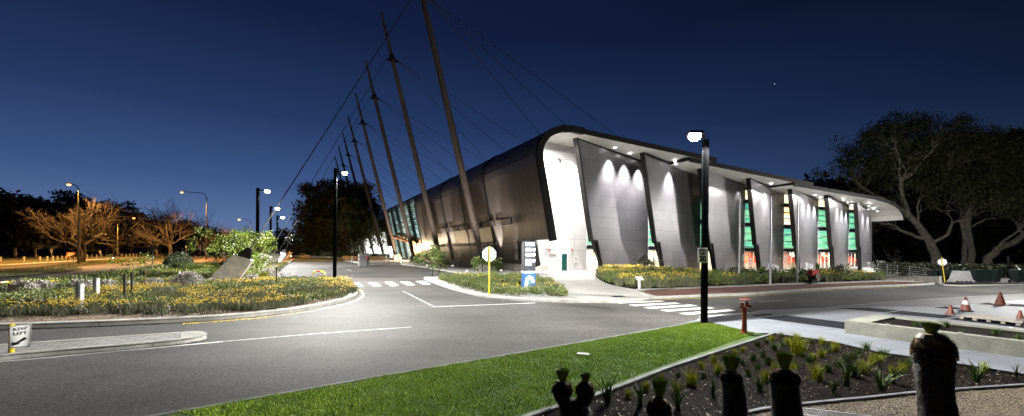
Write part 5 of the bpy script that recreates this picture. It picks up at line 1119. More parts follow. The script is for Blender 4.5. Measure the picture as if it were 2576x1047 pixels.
MB().hexa([(-1.25,-.68,.9),(-1.2,-.68,.88),(-1.2,.68,.88),(-1.25,.68,.9),(-.66,-.62,1.36),(-.6,-.62,1.34),(-.6,.62,1.34),(-.66,.62,1.36)]).build('windscreen', M['carglass'], car)
light('SPOT', 'beam_light', (-2.5,0,.7), 2500, (1,.96,.88), car, size=.1, spot=70, blend=.8, aim=(-9,-2,.2))
# a cover set in the lawn
x, y = G(1467, 891, .1); o = thing('access_cover', 'small pale concrete cover set in the lawn', 'cover', (x,y,.085), -.3); MB().cbox((0,0,.015),(.26,.17,.03), bev=.006).build('lid', M['kerb'], o); MB().cbox((0,0,.004),(.32,.23,.012)).build('surround', M['mulch'], o)
# drain grate in the gravel
x, y = G(2105, 1047, .09); o = thing('drain_grate', 'galvanised drain grate set in the gravel between two grass trees', 'grate', (x,y,.085), -.35)
MB().box(-.45,.45,-.16,-.13,0,.02).build('frame', M['galv'], o); MB().box(-.45,.45,.13,.16,0,.02).build('frame', M['galv'], o)
gb = MB()
for k in range(24): gb.box(-.44+k*.038,-.434+k*.038,-.13,.13,.002,.018)
for k in range(4): gb.box(-.45,.45,-.10+k*.065,-.096+k*.065,.004,.014)
gb.build('grate_bars', M['galv'], o); MB().box(-.45,.45,-.13,.13,-.02,.001).build('pit', M['blackvoid'], o)
nosm = []
def standsign(label, t, u, w, h, z):
    x, y = BW(t, u); g = gz(x,y)
    o = thing('no_smoking_notice', label, 'sign', (x,y,g+.1), ROTB, 'white no smoking notices'); nosmoke(0, -.04, z, w, h, o)
    MB().tube([(0,0,0),(0,0,z)], .03, 6).build('post', M['frame'], o)
standsign('white no smoking notice at the foot of the second panelled fin', TK[0]+.1+7, -2.6, .55, .95, 1.3)
standsign('white no smoking notice right of the black lamp post', TK[1]+7.4, -2.6, .55, .95, 1.4)
standsign('white no smoking notice left of the leftmost flagpole', TK[2]-1.9, -1.2, .55, .95, 1.9)
standsign('white no smoking notice left of the middle flagpole', TK[3]-1.6, -1.2, .55, .95, 1.9)
for zc_, u_, lb in ((1.95,3.5,'white no smoking notice on the brown wall beside the pylon sign'),(1.95,24.2,'white no smoking notice on the brown wall between the two saplings')):
    x, y = BW(tz(zc_)-.06, u_); o = thing('no_smoking_notice', lb, 'sign', (x,y,zc_), ROTB-math.pi/2, 'white no smoking notices'); nosmoke(0,0,0,.75,1.05,o,rx=-.0)
# ------------------------------------------------------------------ planting
rng = np.random.default_rng(7); random.seed(7)
def leafmat(name, c, c2, isl=.35, rough=.6, scale=.6, spec=.3):
    m = mat(name, c, rough, 0, c2=c2, scale=scale, island=isl, var=.01, spec=spec); return m
M['juniper'] = leafmat('juniper_green', (.085,.115,.028), (.17,.20,.060), .4)
M['greytuft'] = leafmat('grey_green_blades', (.075,.085,.045), (.15,.16,.09), .35)
M['yellowfl'] = leafmat('yellow_button_flowers', (.50,.35,.025), (.66,.50,.05), .2)
M['silver'] = leafmat('silver_leaves', (.24,.22,.19), (.40,.38,.34), .25)
M['strap'] = leafmat('strappy_green', (.06,.09,.018), (.13,.16,.03), .35)
M['ygrass'] = leafmat('yellow_green_grass', (.26,.31,.012), (.52,.52,.02), .3)
M['dgrass'] = leafmat('dark_green_grass', (.045,.09,.015), (.10,.16,.025), .35)
M['lawnb'] = leafmat('lawn_blades', (.20,.32,.016), (.32,.44,.035), .22, scale=1.2)
M['leafy'] = leafmat('glossy_green_leaves', (.065,.10,.012), (.15,.18,.03), .4, rough=.35)
M['shrub'] = leafmat('dusky_green_leaves', (.045,.060,.030), (.09,.11,.05), .4, rough=.45)
M['fig'] = leafmat('dark_fig_leaves', (.060,.080,.022), (.15,.145,.05), .4, scale=.25)
M['euc'] = leafmat('olive_gum_leaves', (.035,.040,.016), (.070,.075,.030), .4, scale=.2)
M['darkleaf'] = leafmat('dark_pine_foliage', (.010,.012,.007), (.022,.022,.012), .35, scale=.15)
M['hedge'] = leafmat('clipped_hedge_leaves', (.05,.08,.015), (.10,.12,.03), .35)
M['bark'] = mat('grey_brown_bark', (.16,.12,.085), .85, var=.4, scale=2.5, bump=.5, bscale=14)
M['bark2'] = mat('pale_gum_bark', (.22,.185,.15), .85, var=.45, scale=1.3, bump=.6, bscale=8, detail=8)
M['twig'] = mat('bare_twigs', (.026,.019,.014), .85, var=.25, scale=2)
M['fibre'] = leafmat('singed_fibre', (.030,.022,.015), (.085,.060,.042), .6, scale=14)
M['char'] = mat('charred_trunk', (.014,.012,.011), .9, var=.5, scale=14, bump=1.0, bscale=60, dist=.01)
M['skirt'] = leafmat('brown_leaf_stubs', (.09,.06,.035), (.25,.17,.095), .6, scale=14)
M['needle'] = leafmat('clipped_green_needles', (.08,.13,.02), (.18,.25,.04), .5, scale=20)
M['pebble'] = leafmat('river_pebbles', (.13,.095,.06), (.27,.22,.16), .55, scale=30, rough=.6)
M['chip'] = leafmat('bark_chips', (.006,.004,.003), (.020,.012,.008), .7, spec=.02, scale=20)
M['palechip'] = leafmat('pale_bark_chips', (.30,.24,.17), (.65,.56,.44), .6, scale=20)
M['flowergreen'] = M['juniper']
def quads(P, size, asp, r, up=0):
    """random leaf quads: returns verts, faces"""
    n = len(P); d = r.normal(size=(n,3)); d[:,2] += up; d /= np.linalg.norm(d,axis=1)[:,None]
    e = np.cross(d, r.normal(size=(n,3))); e /= np.linalg.norm(e,axis=1)[:,None]
    s = size*(.6+.8*r.random(n))[:,None] if np.isscalar(size) else size[:,None]
    a, b = d*s, e*s*asp
    V = np.stack([P-b*.35, P+a*.5+b*.5-b*.0, P+a*1.0, P+a*.5-b*.5], 1)
    return V.reshape(-1,3), np.arange(n*4).reshape(n,4)
def blades(x, y, z, h, w, lean, r):
    n = len(x); th = r.uniform(0, 2*np.pi, n); az = r.uniform(0, 2*np.pi, n)
    L = lean*r.random(n)*h; dx, dy = np.cos(az)*L, np.sin(az)*L
    wx, wy = np.cos(th)*w/2, np.sin(th)*w/2
    B = np.stack([x,y,z],1); Wd = np.stack([wx,wy,np.zeros(n)],1); T = np.stack([dx,dy,h],1); Md = np.stack([dx*.3,dy*.3,h*.55],1)
    V = np.stack([B-Wd, B+Wd, B+Md+Wd*.8, B+T, B+Md-Wd*.8],1).reshape(-1,3)
    i = np.arange(n)*5
    F = np.concatenate([np.stack([i,i+1,i+2,i+4],1), np.stack([i+4,i+2,i+3,i+3],1)]) 
    F3 = np.concatenate([np.stack([i,i+1,i+2],1), np.stack([i,i+2,i+4],1), np.stack([i+4,i+2,i+3],1)])
    return V, F3
def octa(P, s, r):
    n = len(P); s = (s*(.7+.6*r.random(n)))[:,None]
    o = np.array([[1,0,0],[-1,0,0],[0,1,0],[0,-1,0],[0,0,.7],[0,0,-.7]])
    V = (P[:,None,:]+o[None]*s[:,None,:]).reshape(-1,3); f = np.array([[0,2,4],[2,1,4],[1,3,4],[3,0,4],[2,0,5],[1,2,5],[3,1,5],[0,3,5]])
    return V, (np.arange(n)[:,None,None]*6+f[None]).reshape(-1,3)
def vnoise(x, y, s, seed):
    r = np.random.default_rng(seed); g = r.random((64,64)); fx, fy = (x/s) % 64, (y/s) % 64; ix, iy = fx.astype(int), fy.astype(int); tx, ty = fx-ix, fy-iy
    tx, ty = tx*tx*(3-2*tx), ty*ty*(3-2*ty); a = g[ix%64,iy%64]; b = g[(ix+1)%64,iy%64]; c = g[ix%64,(iy+1)%64]; d = g[(ix+1)%64,(iy+1)%64]
    return (a*(1-tx)+b*tx)*(1-ty)+(c*(1-tx)+d*tx)*ty
def bed(poly, name, seed, dj=420, dt=60, df=55, ph=.34, z0=.13, flower=.034, leaf=.10, tuft_h=.34, frac=.5, labels=None):
    r = np.random.default_rng(seed); P = np.array(poly); ar = abs(np.sum(P[:,0]*np.roll(P[:,1],-1)-P[:,1]*np.roll(P[:,0],-1)))/2
    x, y = scatter(poly, int(ar*dj), r); f = vnoise(x,y,2.3,seed); k = (f > 1-frac-.04); x, y, f = x[k], y[k], f[k]
    hh = ph*(.3+.9*vnoise(x,y,.5,seed+1))
    V, F = quads(np.stack([x,y,gzn(x,y)+z0+hh*r.random(len(x))**.6],1), leaf, .35, r, up=.7)
    tag(mesh_np('ground_cover', V, F, M['juniper']), labels[0], 'ground cover', None, 'stuff')
    # grey green tufts with yellow button flowers
    x, y = scatter(poly, int(ar*dt*.12), r); f = vnoise(x,y,2.3,seed); k = f < 1-frac+.05; x, y = x[k], y[k]; nb = 34
    bx = np.repeat(x,nb)+r.normal(size=len(x)*nb)*.10; by = np.repeat(y,nb)+r.normal(size=len(x)*nb)*.10
    h = tuft_h*(.5+.7*r.random(len(bx)))
    V, F = blades(bx, by, gzn(bx,by)+z0-.02, h, .016+.012*(leaf > .1), .9, r)
    tag(mesh_np('flower_tufts', V, F, M['greytuft']), labels[1], 'flower tufts', None, 'stuff')
    nf = int(df*.12*10); fx = np.repeat(x, max(1,int(df/9)))+r.normal(size=len(x)*max(1,int(df/9)))*.20; fy = np.repeat(y, max(1,int(df/9)))+r.normal(size=len(x)*max(1,int(df/9)))*.20
    k = inpoly(poly, fx, fy) & (vnoise(fx,fy,1.1,seed+5) > .46) & (r.random(len(fx)) < .62); fx, fy = fx[k], fy[k]
    V, F = octa(np.stack([fx,fy,gzn(fx,fy)+z0+tuft_h*(.75+.55*r.random(len(fx)))],1), flower, r)
    tag(mesh_np('button_flowers', V, F, M['yellowfl']), labels[2], 'flowers', None, 'stuff')
def inset(px):
    return GP(px)
fl = [(0,808),(160,806),(314.5,803),(458.5,804.5),(578.6,797.5),(682,788),(760,779),(827,765.5),(869,755),(889,746),(896,739.5),(894,731),(885,722),(862,710),(785,711),(692,715),(508,727),(409,733),(322,738.6),(158.6,746),(0,755),(-300,770),(-300,825)]
bed(GP(fl), 'flower_bed', 11, labels=('low green juniper ground cover in the big flower bed on the left','grey green tufts between the junipers in the big flower bed','yellow button flowers all over the big flower bed on the left'), dt=80, df=80, frac=.50)
rb = [(674,702),(640,700),(560,712),(470,716),(409,723),(322,729),(158.6,736),(0,744),(-100,748),(-100,737),(29,728),(144,716),(307.5,694),(409,683),(520,676),(650,668),(716,668),(726,664)]
bed(GP(rb), 'rear_bed', 12, labels=('green ground cover in the bed behind the long concrete edging','grey tufts among the shrubs behind the concrete edging','yellow button flowers among the silvery shrubs behind the edging'), dt=50, df=60, frac=.62, ph=.4, leaf=.13, flower=.04)
isb = [(1113,702),(1180,701.5),(1309,702),(1385,716),(1420,742),(1428,756),(1290,752),(1222,745),(1150,727.5),(1104,711)]
bed(GP(isb), 'island_bed', 13, labels=('green juniper mounds round the pylon sign','grey tufts in the small bed with the pylon sign','yellow button flowers round the octagonal sign and pylon'), dt=70, df=55, frac=.6, ph=.45, leaf=.12)
rbp = [(1524,686),(1499,696),(1504,705),(1523,716),(1556,725),(1595,731.5),(1700,727.5),(1886,719.5),(2076,712.5),(2224,707),(2226,704),(2160,702),(2092,698),(1960,702),(1824,704.5),(1760,701.5),(1700,691.5),(1600,685)]
bed(GP(rbp), 'terrace_bed', 14, labels=('green ground cover in the long bed before the terrace','grey tufts in the long bed before the terrace','yellow button flowers in the long bed before the terrace'), dt=60, df=60, frac=.55, ph=.75, leaf=.17, tuft_h=.65, flower=.05, dj=260)
def simple_tufts(poly, n, h, w, m, name, lab, cat, seed, z0=.13, lean=.7, kind='stuff'):
    r = np.random.default_rng(seed); x, y = scatter(poly, n, r); V, F = blades(x, y, gzn(x,y)+z0-.02, h*(.5+.6*r.random(len(x))), w, lean, r)
    tag(mesh_np(name, V, F, m), lab, cat, None, kind)
simple_tufts(GP([(175,712),(307,694),(409,675),(520,668),(600,672),(610,690),(520,700),(400,708),(300,716),(200,722)]), 16000, .55, .03, M['strap'], 'strappy_grass', 'strappy green grass between the shrubs and the lamp-lit road', 'grass', 21)
simple_tufts(med, 26000, .14, .03, M['strap'], 'median_grass', 'rough grass on the median of the orange-lit road', 'grass', 22, z0=.10)
simple_tufts(GP([(742,654.5),(790,652),(850,652.5),(868,654),(858,655.5),(820,656.5)]), 4000, .12, .05, M['strap'], 'island_grass', 'short grass on the far end of the parking island', 'grass', 23, z0=.1)
# lawn
r = np.random.default_rng(31)
vis = GP([(440,1051),(900,969),(1321,895.5),(1700,828),(1748,818),(1765,815.5),(1830,830.5),(1902,848),(1800,884),(1667,932),(1485,1003),(1343,1048)]) + [G(1200,1095), G(600,1095)]
x, y = scatter(vis, 150000, r); hh = .016+.020*vnoise(x,y,.22,3)*(.6+.8*r.random(len(x)))
V, F = blades(x, y, np.full(len(x), .083), hh, .007, .9, r); tag(mesh_np('lawn_grass', V, F, M['lawnb']), 'short bright green lawn grass between the road and the mulch bed', 'grass', None, 'stuff')
# mulch chips and pebbles
def chips(poly, n, size, asp, m, name, lab, cat, seed, z0, flat=.25):
    r = np.random.default_rng(seed); x, y = scatter(poly, n, r); P = np.stack([x,y,gzn(x,y)+z0+.012*r.random(n)],1)
    V, F = quads(P, size, asp, r); V = V.reshape(-1,4,3); c = P[:,None,:]; V = c+(V-c)*np.array([1,1,flat]); tag(mesh_np(name, V.reshape(-1,3), F, m), lab, cat, None, 'stuff')
mulv = GP([(1935,848),(2030,859),(2116,874),(2196,894),(2388,923),(2576,955),(2700,975),(2576,975),(2320,992),(2196,1003),(2010,1022),(1887,1039),(1760,1078),(1500,1150),(1343,1090),(1343,1055),(1485.5,1012),(1667,941),(1800,896)])
chips(mulv, 42000, .035, .35, M['chip'], 'bark_mulch', 'dark bark mulch under the grass tufts in the foreground bed', 'mulch', 41, .072)
chips(mulv, 2200, .042, .25, M['palechip'], 'pale_chips', 'scattered pale wood chips lying on the dark mulch', 'wood chips', 42, .082)
grvv = GP([(1640,1060),(1760,1090),(1887,1053),(2010,1036),(2196,1016),(2320,1003),(2576,985),(2620,985),(2650,1090),(1640,1110)])
r = np.random.default_rng(43); x, y = scatter(grvv, 26000, r); V, F = octa(np.stack([x,y,np.full(len(x),.082)+gzn(x,y)+.006*r.random(len(x))],1), .0125, r); tag(mesh_np('river_gravel', V, F, M['pebble']), 'small tan river gravel in the bottom right corner', 'gravel', None, 'stuff')
chips(GP([(0,823),(160,818),(314,812),(458,806),(580,798),(580,790),(400,798),(200,806),(0,808)]), 5000, .05, .4, M['palechip'], 'bed_mulch', 'reddish wood mulch along the kerb of the big flower bed', 'mulch', 44, .135)
# ------------------------------------------------------------------ grass tufts in the mulch
def tuft_mesh(seed, h, n, m, spread=.05, lean=.8, w=.010):
    r = np.random.default_rng(seed); x, y = r.normal(size=n)*spread, r.normal(size=n)*spread
    V, F = blades(x, y, np.full(n,-.01), h*(.5+.55*r.random(n)), w, lean, r)
    me = bpy.data.meshes.new('grass_tuft'); me.from_pydata(V.tolist(), [], F.tolist()); me.materials.append(m); return me
TY = [tuft_mesh(50+k, 1, 170, M['ygrass'], .11, .75, .017) for k in range(3)]; TD = [tuft_mesh(60+k, 1, 150, M['dgrass'], .12, 1.0, .019) for k in range(3)]; TT = [tuft_mesh(70+k, 1, 18, M['dgrass'], .04, .9, .06) for k in range(3)]
TL = []
for (x, y, c, h) in [(60,480,'d',60),(130,455,'d',50),(180,440,'y',60),(255,405,'d',50),(200,510,'d',70),(100,570,'d',70),(300,470,'y',70),(380,545,'y',170),(375,430,'y',70),(265,480,'d',50),(440,520,'d',60),(500,460,'d',60),(585,468,'y',75),(690,520,'y',90),(515,600,'y',80),(585,572,'y',80),(640,530,'d',60),(480,610,'d',70),(150,630,'d',80),(60,670,'d',70),(130,770,'y',120),(210,690,'y',90),(345,690,'y',90),(385,650,'d',70),(545,755,'y',150),(640,690,'d',90),(720,645,'d',80),(775,600,'d',80),(920,700,'y',120),(840,590,'d',80),(890,550,'d',60),(950,512,'d',80),(1000,632,'y',100),(1050,610,'y',80),(1085,562,'d',80),(1160,720,'y',90),(1240,690,'y',90),(1280,645,'d',90),(1370,602,'y',70),(830,725,'d',160),(790,810,'t',200),(680,865,'t',150),(1070,845,'t',210),(1160,780,'t',180),(1610,652,'y',60),(1840,775,'t',190),(1905,685,'y',90),(2170,732,'t',110),(30,600,'d',80),(75,840,'t',150)]:
    TL.append(((3000+x*.4919)*.6289, (1150+y*.4919)*.6289, c, h*.4919*.6289))
for (x, y, c, h) in [(740,940,'t',270),(1040,965,'t',240),(930,880,'y',95),(1090,820,'y',100),(1225,715,'y',60),(1380,990,'t',260),(1500,770,'y',160),(1365,835,'y',120),(1590,620,'y',80),(1700,570,'y',85),(1740,670,'y',120),(1610,715,'d',80),(1890,510,'y',75),(1690,860,'t',170),(185,1060,'t',120),(320,1062,'t',90),(1960,472,'y',60),(2130,820,'t',120),(2010,684,'d',80),(1960,590,'d',70),(1380,700,'d',60)]:
    TL.append(((2100+x*.4441)*.6289, (1200+y*.4441)*.6289, c, h*.4441*.6289))
TL.sort(key=lambda q: q[0])
def nearest_word(px, py):
    marks = [((1442,990),'the two-headed grass tree'),((1665,1000),'the round-headed grass tree'),((1845,960),'the flat-capped grass tree'),((1975,950),'the wide-capped grass tree'),((2350,940),'the tallest grass tree'),((1940,848),'the path corner'),((1667,937),'the lawn edging'),((2196,892),'the pale slabs')]
    return min(marks, key=lambda m: (m[0][0]-px)**2+((m[0][1]-py)*1.5)**2)
byp = {}
for k, (px, py, c, h) in enumerate(TL):
    (mx, my), w = nearest_word(px, py); byp.setdefault((w, 'left' if px < mx else 'right', 'above' if py < my else 'below', c), []).append(k)
TLAB = {}
for (w, side, vert, c), ks in byp.items():
    for j, k in enumerate(ks):
        TLAB[k] = {'y':'yellow-green grass tuft','d':'dark green grass tuft','t':'sparse tall blade tuft'}[c]+' '+vert+' and '+side+' of '+w+('' if len(ks) == 1 else ', '+ORD[j]+' from left')
for k, (px, py, c, h) in enumerate(TL):
    x, y = G(px, py, .07); s = h/FPX*y*1.1; me = {'y':TY,'d':TD,'t':TT}[c][k % 3]
    o = bpy.data.objects.new('grass_tuft', me); o.location = (x,y,gz(x,y)+.07); o.scale = (s*1.0,s*1.0,s); o.rotation_euler = (0,0,k*1.7); link(o)
    tag(o, TLAB[k], 'grass tuft', 'grass tufts in the dark mulch')
# plants in the raised planter
po, pL, pW, pH = PLANT
for k in range(16):
    ly = .35+(k*7 % 5)*.30; lx = .8+k*.46; v = po.matrix_basis @ Vector((lx, ly, pH-.06))
    o = bpy.data.objects.new('grass_tuft', TD[k % 3]); s = .11+.05*(k % 3); o.location = v; o.scale = (s*1.4,s*1.4,s); o.rotation_euler = (0,0,k); link(o)
    tag(o, ('small dark seedling in the raised planter, '+ORD[k]+' along it from its left end'), 'seedling', 'seedlings in the raised planter')
# ------------------------------------------------------------------ shrubs and saplings
def blob(r, n, w, h, lump=.28, z0=0):
    """points near the surface of a lumpy mound"""
    d = r.normal(size=(n,3)); d[:,2] = np.abs(d[:,2])*1.1-.12; d /= np.linalg.norm(d,axis=1)[:,None]
    c = r.normal(size=(14,3)); c /= np.linalg.norm(c,axis=1)[:,None]; b = np.max((d@c.T-.72)*3.2, axis=1).clip(0,1)
    rad = (1-lump+lump*b)*(1-.45*r.random(n)**2.2)
    return np.stack([d[:,0]*rad*w/2, d[:,1]*rad*w/2, z0+(h-z0)*(d[:,2]*rad).clip(0,None)],1)
def shrub(label, px, pb, pt, pw, m, leaf, n, seed, zoff=.13, name='shrub', asp=.4, group=None, cat='shrub'):
    r = np.random.default_rng(seed); x, y = G(px, pb, zoff); g = gz(x,y)+zoff-.01; h = hgt(px,pt,x,y)-g; w = pw/FPX*y
    o = thing(name, label, cat, (x,y,g), seed, group); V, F = quads(blob(r,n,w,h,z0=.03), leaf, asp, r, up=.3); mesh_np('foliage', V, F, m, o)
    st = MB()
    for k in range(7):
        a = k*.9+seed; st.tube([(0,0,-.05),(math.cos(a)*w*.12,math.sin(a)*w*.12,h*.35),(math.cos(a)*w*.3,math.sin(a)*w*.3,h*.75)], [.03*h+.008,.02*h+.005,.006], 5)
    st.build('stem', M['bark'], o)
shrub('big rounded silvery shrub left of the nearest anchor block', 470, 724, 683, 84, M['silver'], .10, 9000, 101)
shrub('small silvery shrub touching the foot of the nearest anchor block', 533, 719.5, 700, 44, M['silver'], .09, 3500, 102)
shrub('silvery shrub behind the yellow flowers left of the biggest one', 388, 725, 699, 50, M['silver'], .09, 4000, 103)
shrub('silvery shrub just right of the pair of thin stakes', 325, 731, 707, 42, M['silver'], .09, 3500, 104)
shrub('silver shrub in front of the nearest anchor block on its right side', 632, 716, 689, 54, M['silver'], .09, 4500, 105)
shrub('silver shrub below the second anchor block beside the parking kerb', 676, 695, 671, 40, M['silver'], .10, 3500, 106)
shrub('low silver shrub near the wispy sapling by the bays', 672, 706, 694, 30, M['silver'], .08, 2000, 107)
shrub('leftmost silvery shrub above the iron valve', 62, 735, 702, 58, M['silver'], .10, 4500, 108)
shrub('second silvery shrub above the iron valve, right of the first', 103, 731, 705, 44, M['silver'], .10, 3500, 109)
shrub('silvery shrub behind the left steel bollard', 205, 731, 700, 60, M['silver'], .10, 4500, 110)
shrub('silvery shrub behind the right steel bollard', 268, 728, 704, 46, M['silver'], .10, 3500, 111)
shrub('low silver shrub between the round dark shrub and the leafy tree', 590, 700, 682, 46, M['silver'], .10, 3500, 112)
shrub('round dusky green shrub beyond the strappy grass', 448, 674, 632, 72, M['shrub'], .20, 7000, 113)
shrub('silver shrub far behind, left of the third lamp post', 690, 678, 664, 26, M['silver'], .12, 2000, 114)
for k, (px, pb, pt, pw, m, lb) in enumerate([(482,688,661,80,M['strap'],'large spiky green grass clump left of the leafy tree'),(528,694,671,56,M['strap'],'smaller spiky grass clump nearer the anchor block'),(441,682,660,38,M['dgrass'],'dark upright grass clump below the round shrub'),(661,704,684,42,M['ygrass'],'bright green strappy clump in front of the second anchor block'),(650,708,694,36,M['ygrass'],'low bright strappy clump at the foot of the tall lamp post'),(552,704,690,30,M['ygrass'],'bright blade clump beside the nearest anchor block')]):
    x, y = G(px, pb, .13); h = hgt(px,pt,x,y)-.13; o = bpy.data.objects.new('grass_clump', tuft_mesh(200+k, 1, 420, m, .22, 1.5, .035)); o.location = (x,y,.12); o.scale = (h*1.1,h*1.1,h*1.1); link(o); tag(o, lb, 'grass clump', 'spiky grass clumps in the rear bed')
# ------------------------------------------------------------------ branching trees
def grow(mb, p, d, L, r, lev, mx, rg, tips, ratio=.72, kids=(3,4), ang=(.4,.95), wob=.22, upb=.1, sides=(8,6,5,4,3,3,3), taper=.6, kmin=.35):
    n = 4 if lev < 3 else 3; pts = [p.copy()]; q = p.copy(); dd = d.copy(); rad = [r]
    for i in range(n):
        dd = (dd+Vector((rg.gauss(0,wob),rg.gauss(0,wob),rg.gauss(0,wob*.6)+upb*.5))).normalized(); q = q+dd*(L/n); pts.append(q.copy()); rad.append(r*(1-(1-taper)*(i+1)/n))
    mb.tube(pts, rad, sides[min(lev,6)], cap=False)
    if lev >= mx: tips.append((q, lev)); return
    nk = rg.randint(*kids)
    for k in range(nk):
        t = rg.uniform(kmin, 1) if k < nk-1 else 1.0; i = min(n-1, int(t*n)); f = t*n-i; a = pts[i].lerp(pts[i+1], f) if i < n else q
        az = rg.uniform(0, 2*math.pi); an = rg.uniform(*ang)*(0.5 if k == nk-1 else 1)
        base = (pts[min(i+1,n)]-pts[i]).normalized(); s_ = base.cross(Vector((math.cos(az),math.sin(az),.3))).normalized()
        nd = (base*math.cos(an)+s_*math.sin(an)+Vector((0,0,upb))).normalized()
        grow(mb, a, nd, L*ratio*rg.uniform(.75,1.15), rad[min(i,n)]*.62, lev+1, mx, rg, tips, ratio, kids, ang, wob, upb, sides, taper, kmin)
def foliage(tips, rad, per, leaf, r, asp=.5, flat=.7):
    C_ = np.array([t for t in tips]); R_ = rad*(.6+.8*r.random(len(C_)))
    P = np.repeat(C_,per,axis=0); d = r.normal(size=(len(P),3)); d /= np.linalg.norm(d,axis=1)[:,None]; k = (r.random(len(P))**.45)[:,None]
    P = P+d*k*np.repeat(R_,per)[:,None]*np.array([1,1,flat]); return quads(P, leaf, asp, r, up=.1)
def bare_tree(label, px, pb, pt, seed, wide=1.0, mx=5, k=.30, loc=None):
    rg = random.Random(seed); x, y = loc if loc else G(px, pb); g = gz(x,y); h = hgt(px,pt,x,y)-g
    o = thing('bare_tree', label, 'tree', (x,y,g), 0, 'leafless trees on the left'); mb = MB(); tips = []
    L0 = h*.24; mb.tube([(0,0,-.1),(.02*h,0,L0*.5),(0,0,L0)], [h*.032,h*.026,h*.024], 9, cap=False)
    n = 7
    for i in range(n):
        a = i*2*math.pi/n+rg.uniform(-.3,.3); el = rg.uniform(.35,.75) if i % 2 else rg.uniform(.9,1.35)
        d = Vector((math.cos(a)*math.cos(el)*wide, math.sin(a)*math.cos(el)*wide, math.sin(el))).normalized()
        grow(mb, Vector((0,0,L0*rg.uniform(.75,1.0))), d, h*k, h*.016, 1, mx, rg, tips, ratio=.70, kids=(3,4), ang=(.35,.9), wob=.16, upb=.05, sides=(8,6,4,3,3,3,3))
    mb.build('trunk', M['twig'], o); return o
bare_tree('wide leafless tree behind the leftmost orange street light', 207, 661.5, 478, 3, wide=1.5, mx=6)
bare_tree('leafless tree right of the arm-lit second street light pole', 426, 652, 492, 5, wide=1.2, mx=6)
bare_tree('leafless tree between the two nearest orange street lights', 392, 652, 535, 8, wide=1.3, mx=4)
bare_tree('leafless tree behind the curved arm street light', 500, 646, 520, 12, wide=1.3, mx=5)
bare_tree('small leafless tree behind the leafy green tree', 560, 645, 545, 14, wide=1.3, mx=4)
bare_tree('leafless tree low on the skyline beyond the distant kiosk', 608, 642, 560, 15, wide=1.3, mx=4)
def leafy(name, label, loc, h, w, seed, m, leaf, per, mx=4, trunk=.03, fr=.12, k=.33, bark=None, L0f=.22, cat='tree', group=None, limbs=6, asp=.5, flat=.7, g=None, el=(.5,1.3)):
    rg = random.Random(seed); r = np.random.default_rng(seed); x, y = loc; g = gz(x,y) if g is None else g
    o = thing(name, label, cat, (x,y,g), 0, group); mb = MB(); tips = []; L0 = h*L0f
    mb.tube([(0,0,-.15),(.01*h,0,L0*.5),(0,0,L0)], [h*trunk*1.25,h*trunk,h*trunk*.85], 9, cap=False)
    for i in range(limbs):
        a = i*2*math.pi/limbs+rg.uniform(-.4,.4); e_ = rg.uniform(*el); c_ = math.cos(e_)*w/h*1.15
        d = Vector((math.cos(a)*c_, math.sin(a)*c_, math.sin(e_))); L = h*k*d.length; d.normalize()
        grow(mb, Vector((0,0,L0*rg.uniform(.7,1))), d, L, h*trunk*.55, 1, mx, rg, tips, ratio=.70, kids=(2,4), ang=(.35,1.0), wob=.2, upb=.08)
    mb.build('trunk', bark or M['bark'], o)
    T = [tuple(t[0]) for t in tips]; zmax = max(t[2] for t in T); s = (h*.95)/zmax
    V, F = foliage(T, h*fr, per, leaf, r, asp, flat); mesh_np('crown', V, F, m, o)
    return o
leafy('leafy_tree', 'bright glossy green tree lit by the lamp, left of the nearest anchor block', G(588,688,.13), hgt(588,566,*G(588,688,.13)), 4.6, 31, M['leafy'], .19, 48, mx=4, fr=.10, L0f=.12, k=.36, limbs=7, trunk=.014, el=(.3,1.3), asp=.42)
leafy('leafy_tree', 'duller green tree just behind the bright leafy one', G(640,676,.13), hgt(640,572,*G(640,676,.13)), 4.6, 32, M['leafy'], .22, 36, mx=4, fr=.11, L0f=.12, k=.36, limbs=7, trunk=.012, el=(.3,1.3))
leafy('sapling', 'small open sapling between two black stakes in the rear bed', G(357,714,.13), hgt(357,650,*G(357,714,.13)), 3.2, 33, M['leafy'], .11, 14, mx=3, fr=.13, L0f=.32, k=.30, limbs=6, trunk=.010, el=(.1,1.2))
leafy('sapling', 'wispy little sapling leaning from the stake by the bays', G(704,716,.13), hgt(704,672,*G(704,716,.13)), 1.6, 34, M['shrub'], .07, 5, mx=3, fr=.12, L0f=.3, k=.3, limbs=4, trunk=.008, el=(.4,1.2))
def staked(label, px, pb, pt, w, seed, m, per, leaf=.14, L0f=.42):
    loc = G(px, pb, .12); h = hgt(px,pt,*loc)-.12+gz(*loc)*-1
    o = leafy('street_sapling', label, loc, h, w, seed, m, leaf, per, mx=3, fr=.15, L0f=L0f, k=.28, limbs=7, trunk=.011, el=(.1,1.3), group='staked saplings')
    o.location.z += .1
    for s_ in (-.28,.28): MB().cbox((s_,0,h*.28),(.06,.06,h*.56)).build('stake', M['black'], o)
    MB().cbox((0,0,.01),(1.1,1.1,.02)).build('tree_pit', M['mulch'], o)
staked('staked round sapling on the footpath before the middle of the brown wall', 1096, 696, 627, 3.0, 41, M['hedge'], 40, .16)
staked('staked sapling half hidden by the octagonal sign', 1222, 697, 643, 2.4, 42, M['hedge'], 34, .15)
staked('thin staked sapling before the first panelled fin', 1628, 700, 632, 2.6, 43, M['shrub'], 14, .17, .25)
staked('wispy staked sapling left of the black lamp post in the terrace bed', 1712, 706, 666, 1.8, 44, M['shrub'], 4, .12, .25)
staked('wispy staked sapling between leftmost flagpole and stairs', 1873, 708, 667, 2.2, 45, M['shrub'], 8, .16, .25)
staked('wispy staked sapling left of the middle flagpole', 1926, 709, 668, 2.0, 46, M['shrub'], 7, .16, .25)
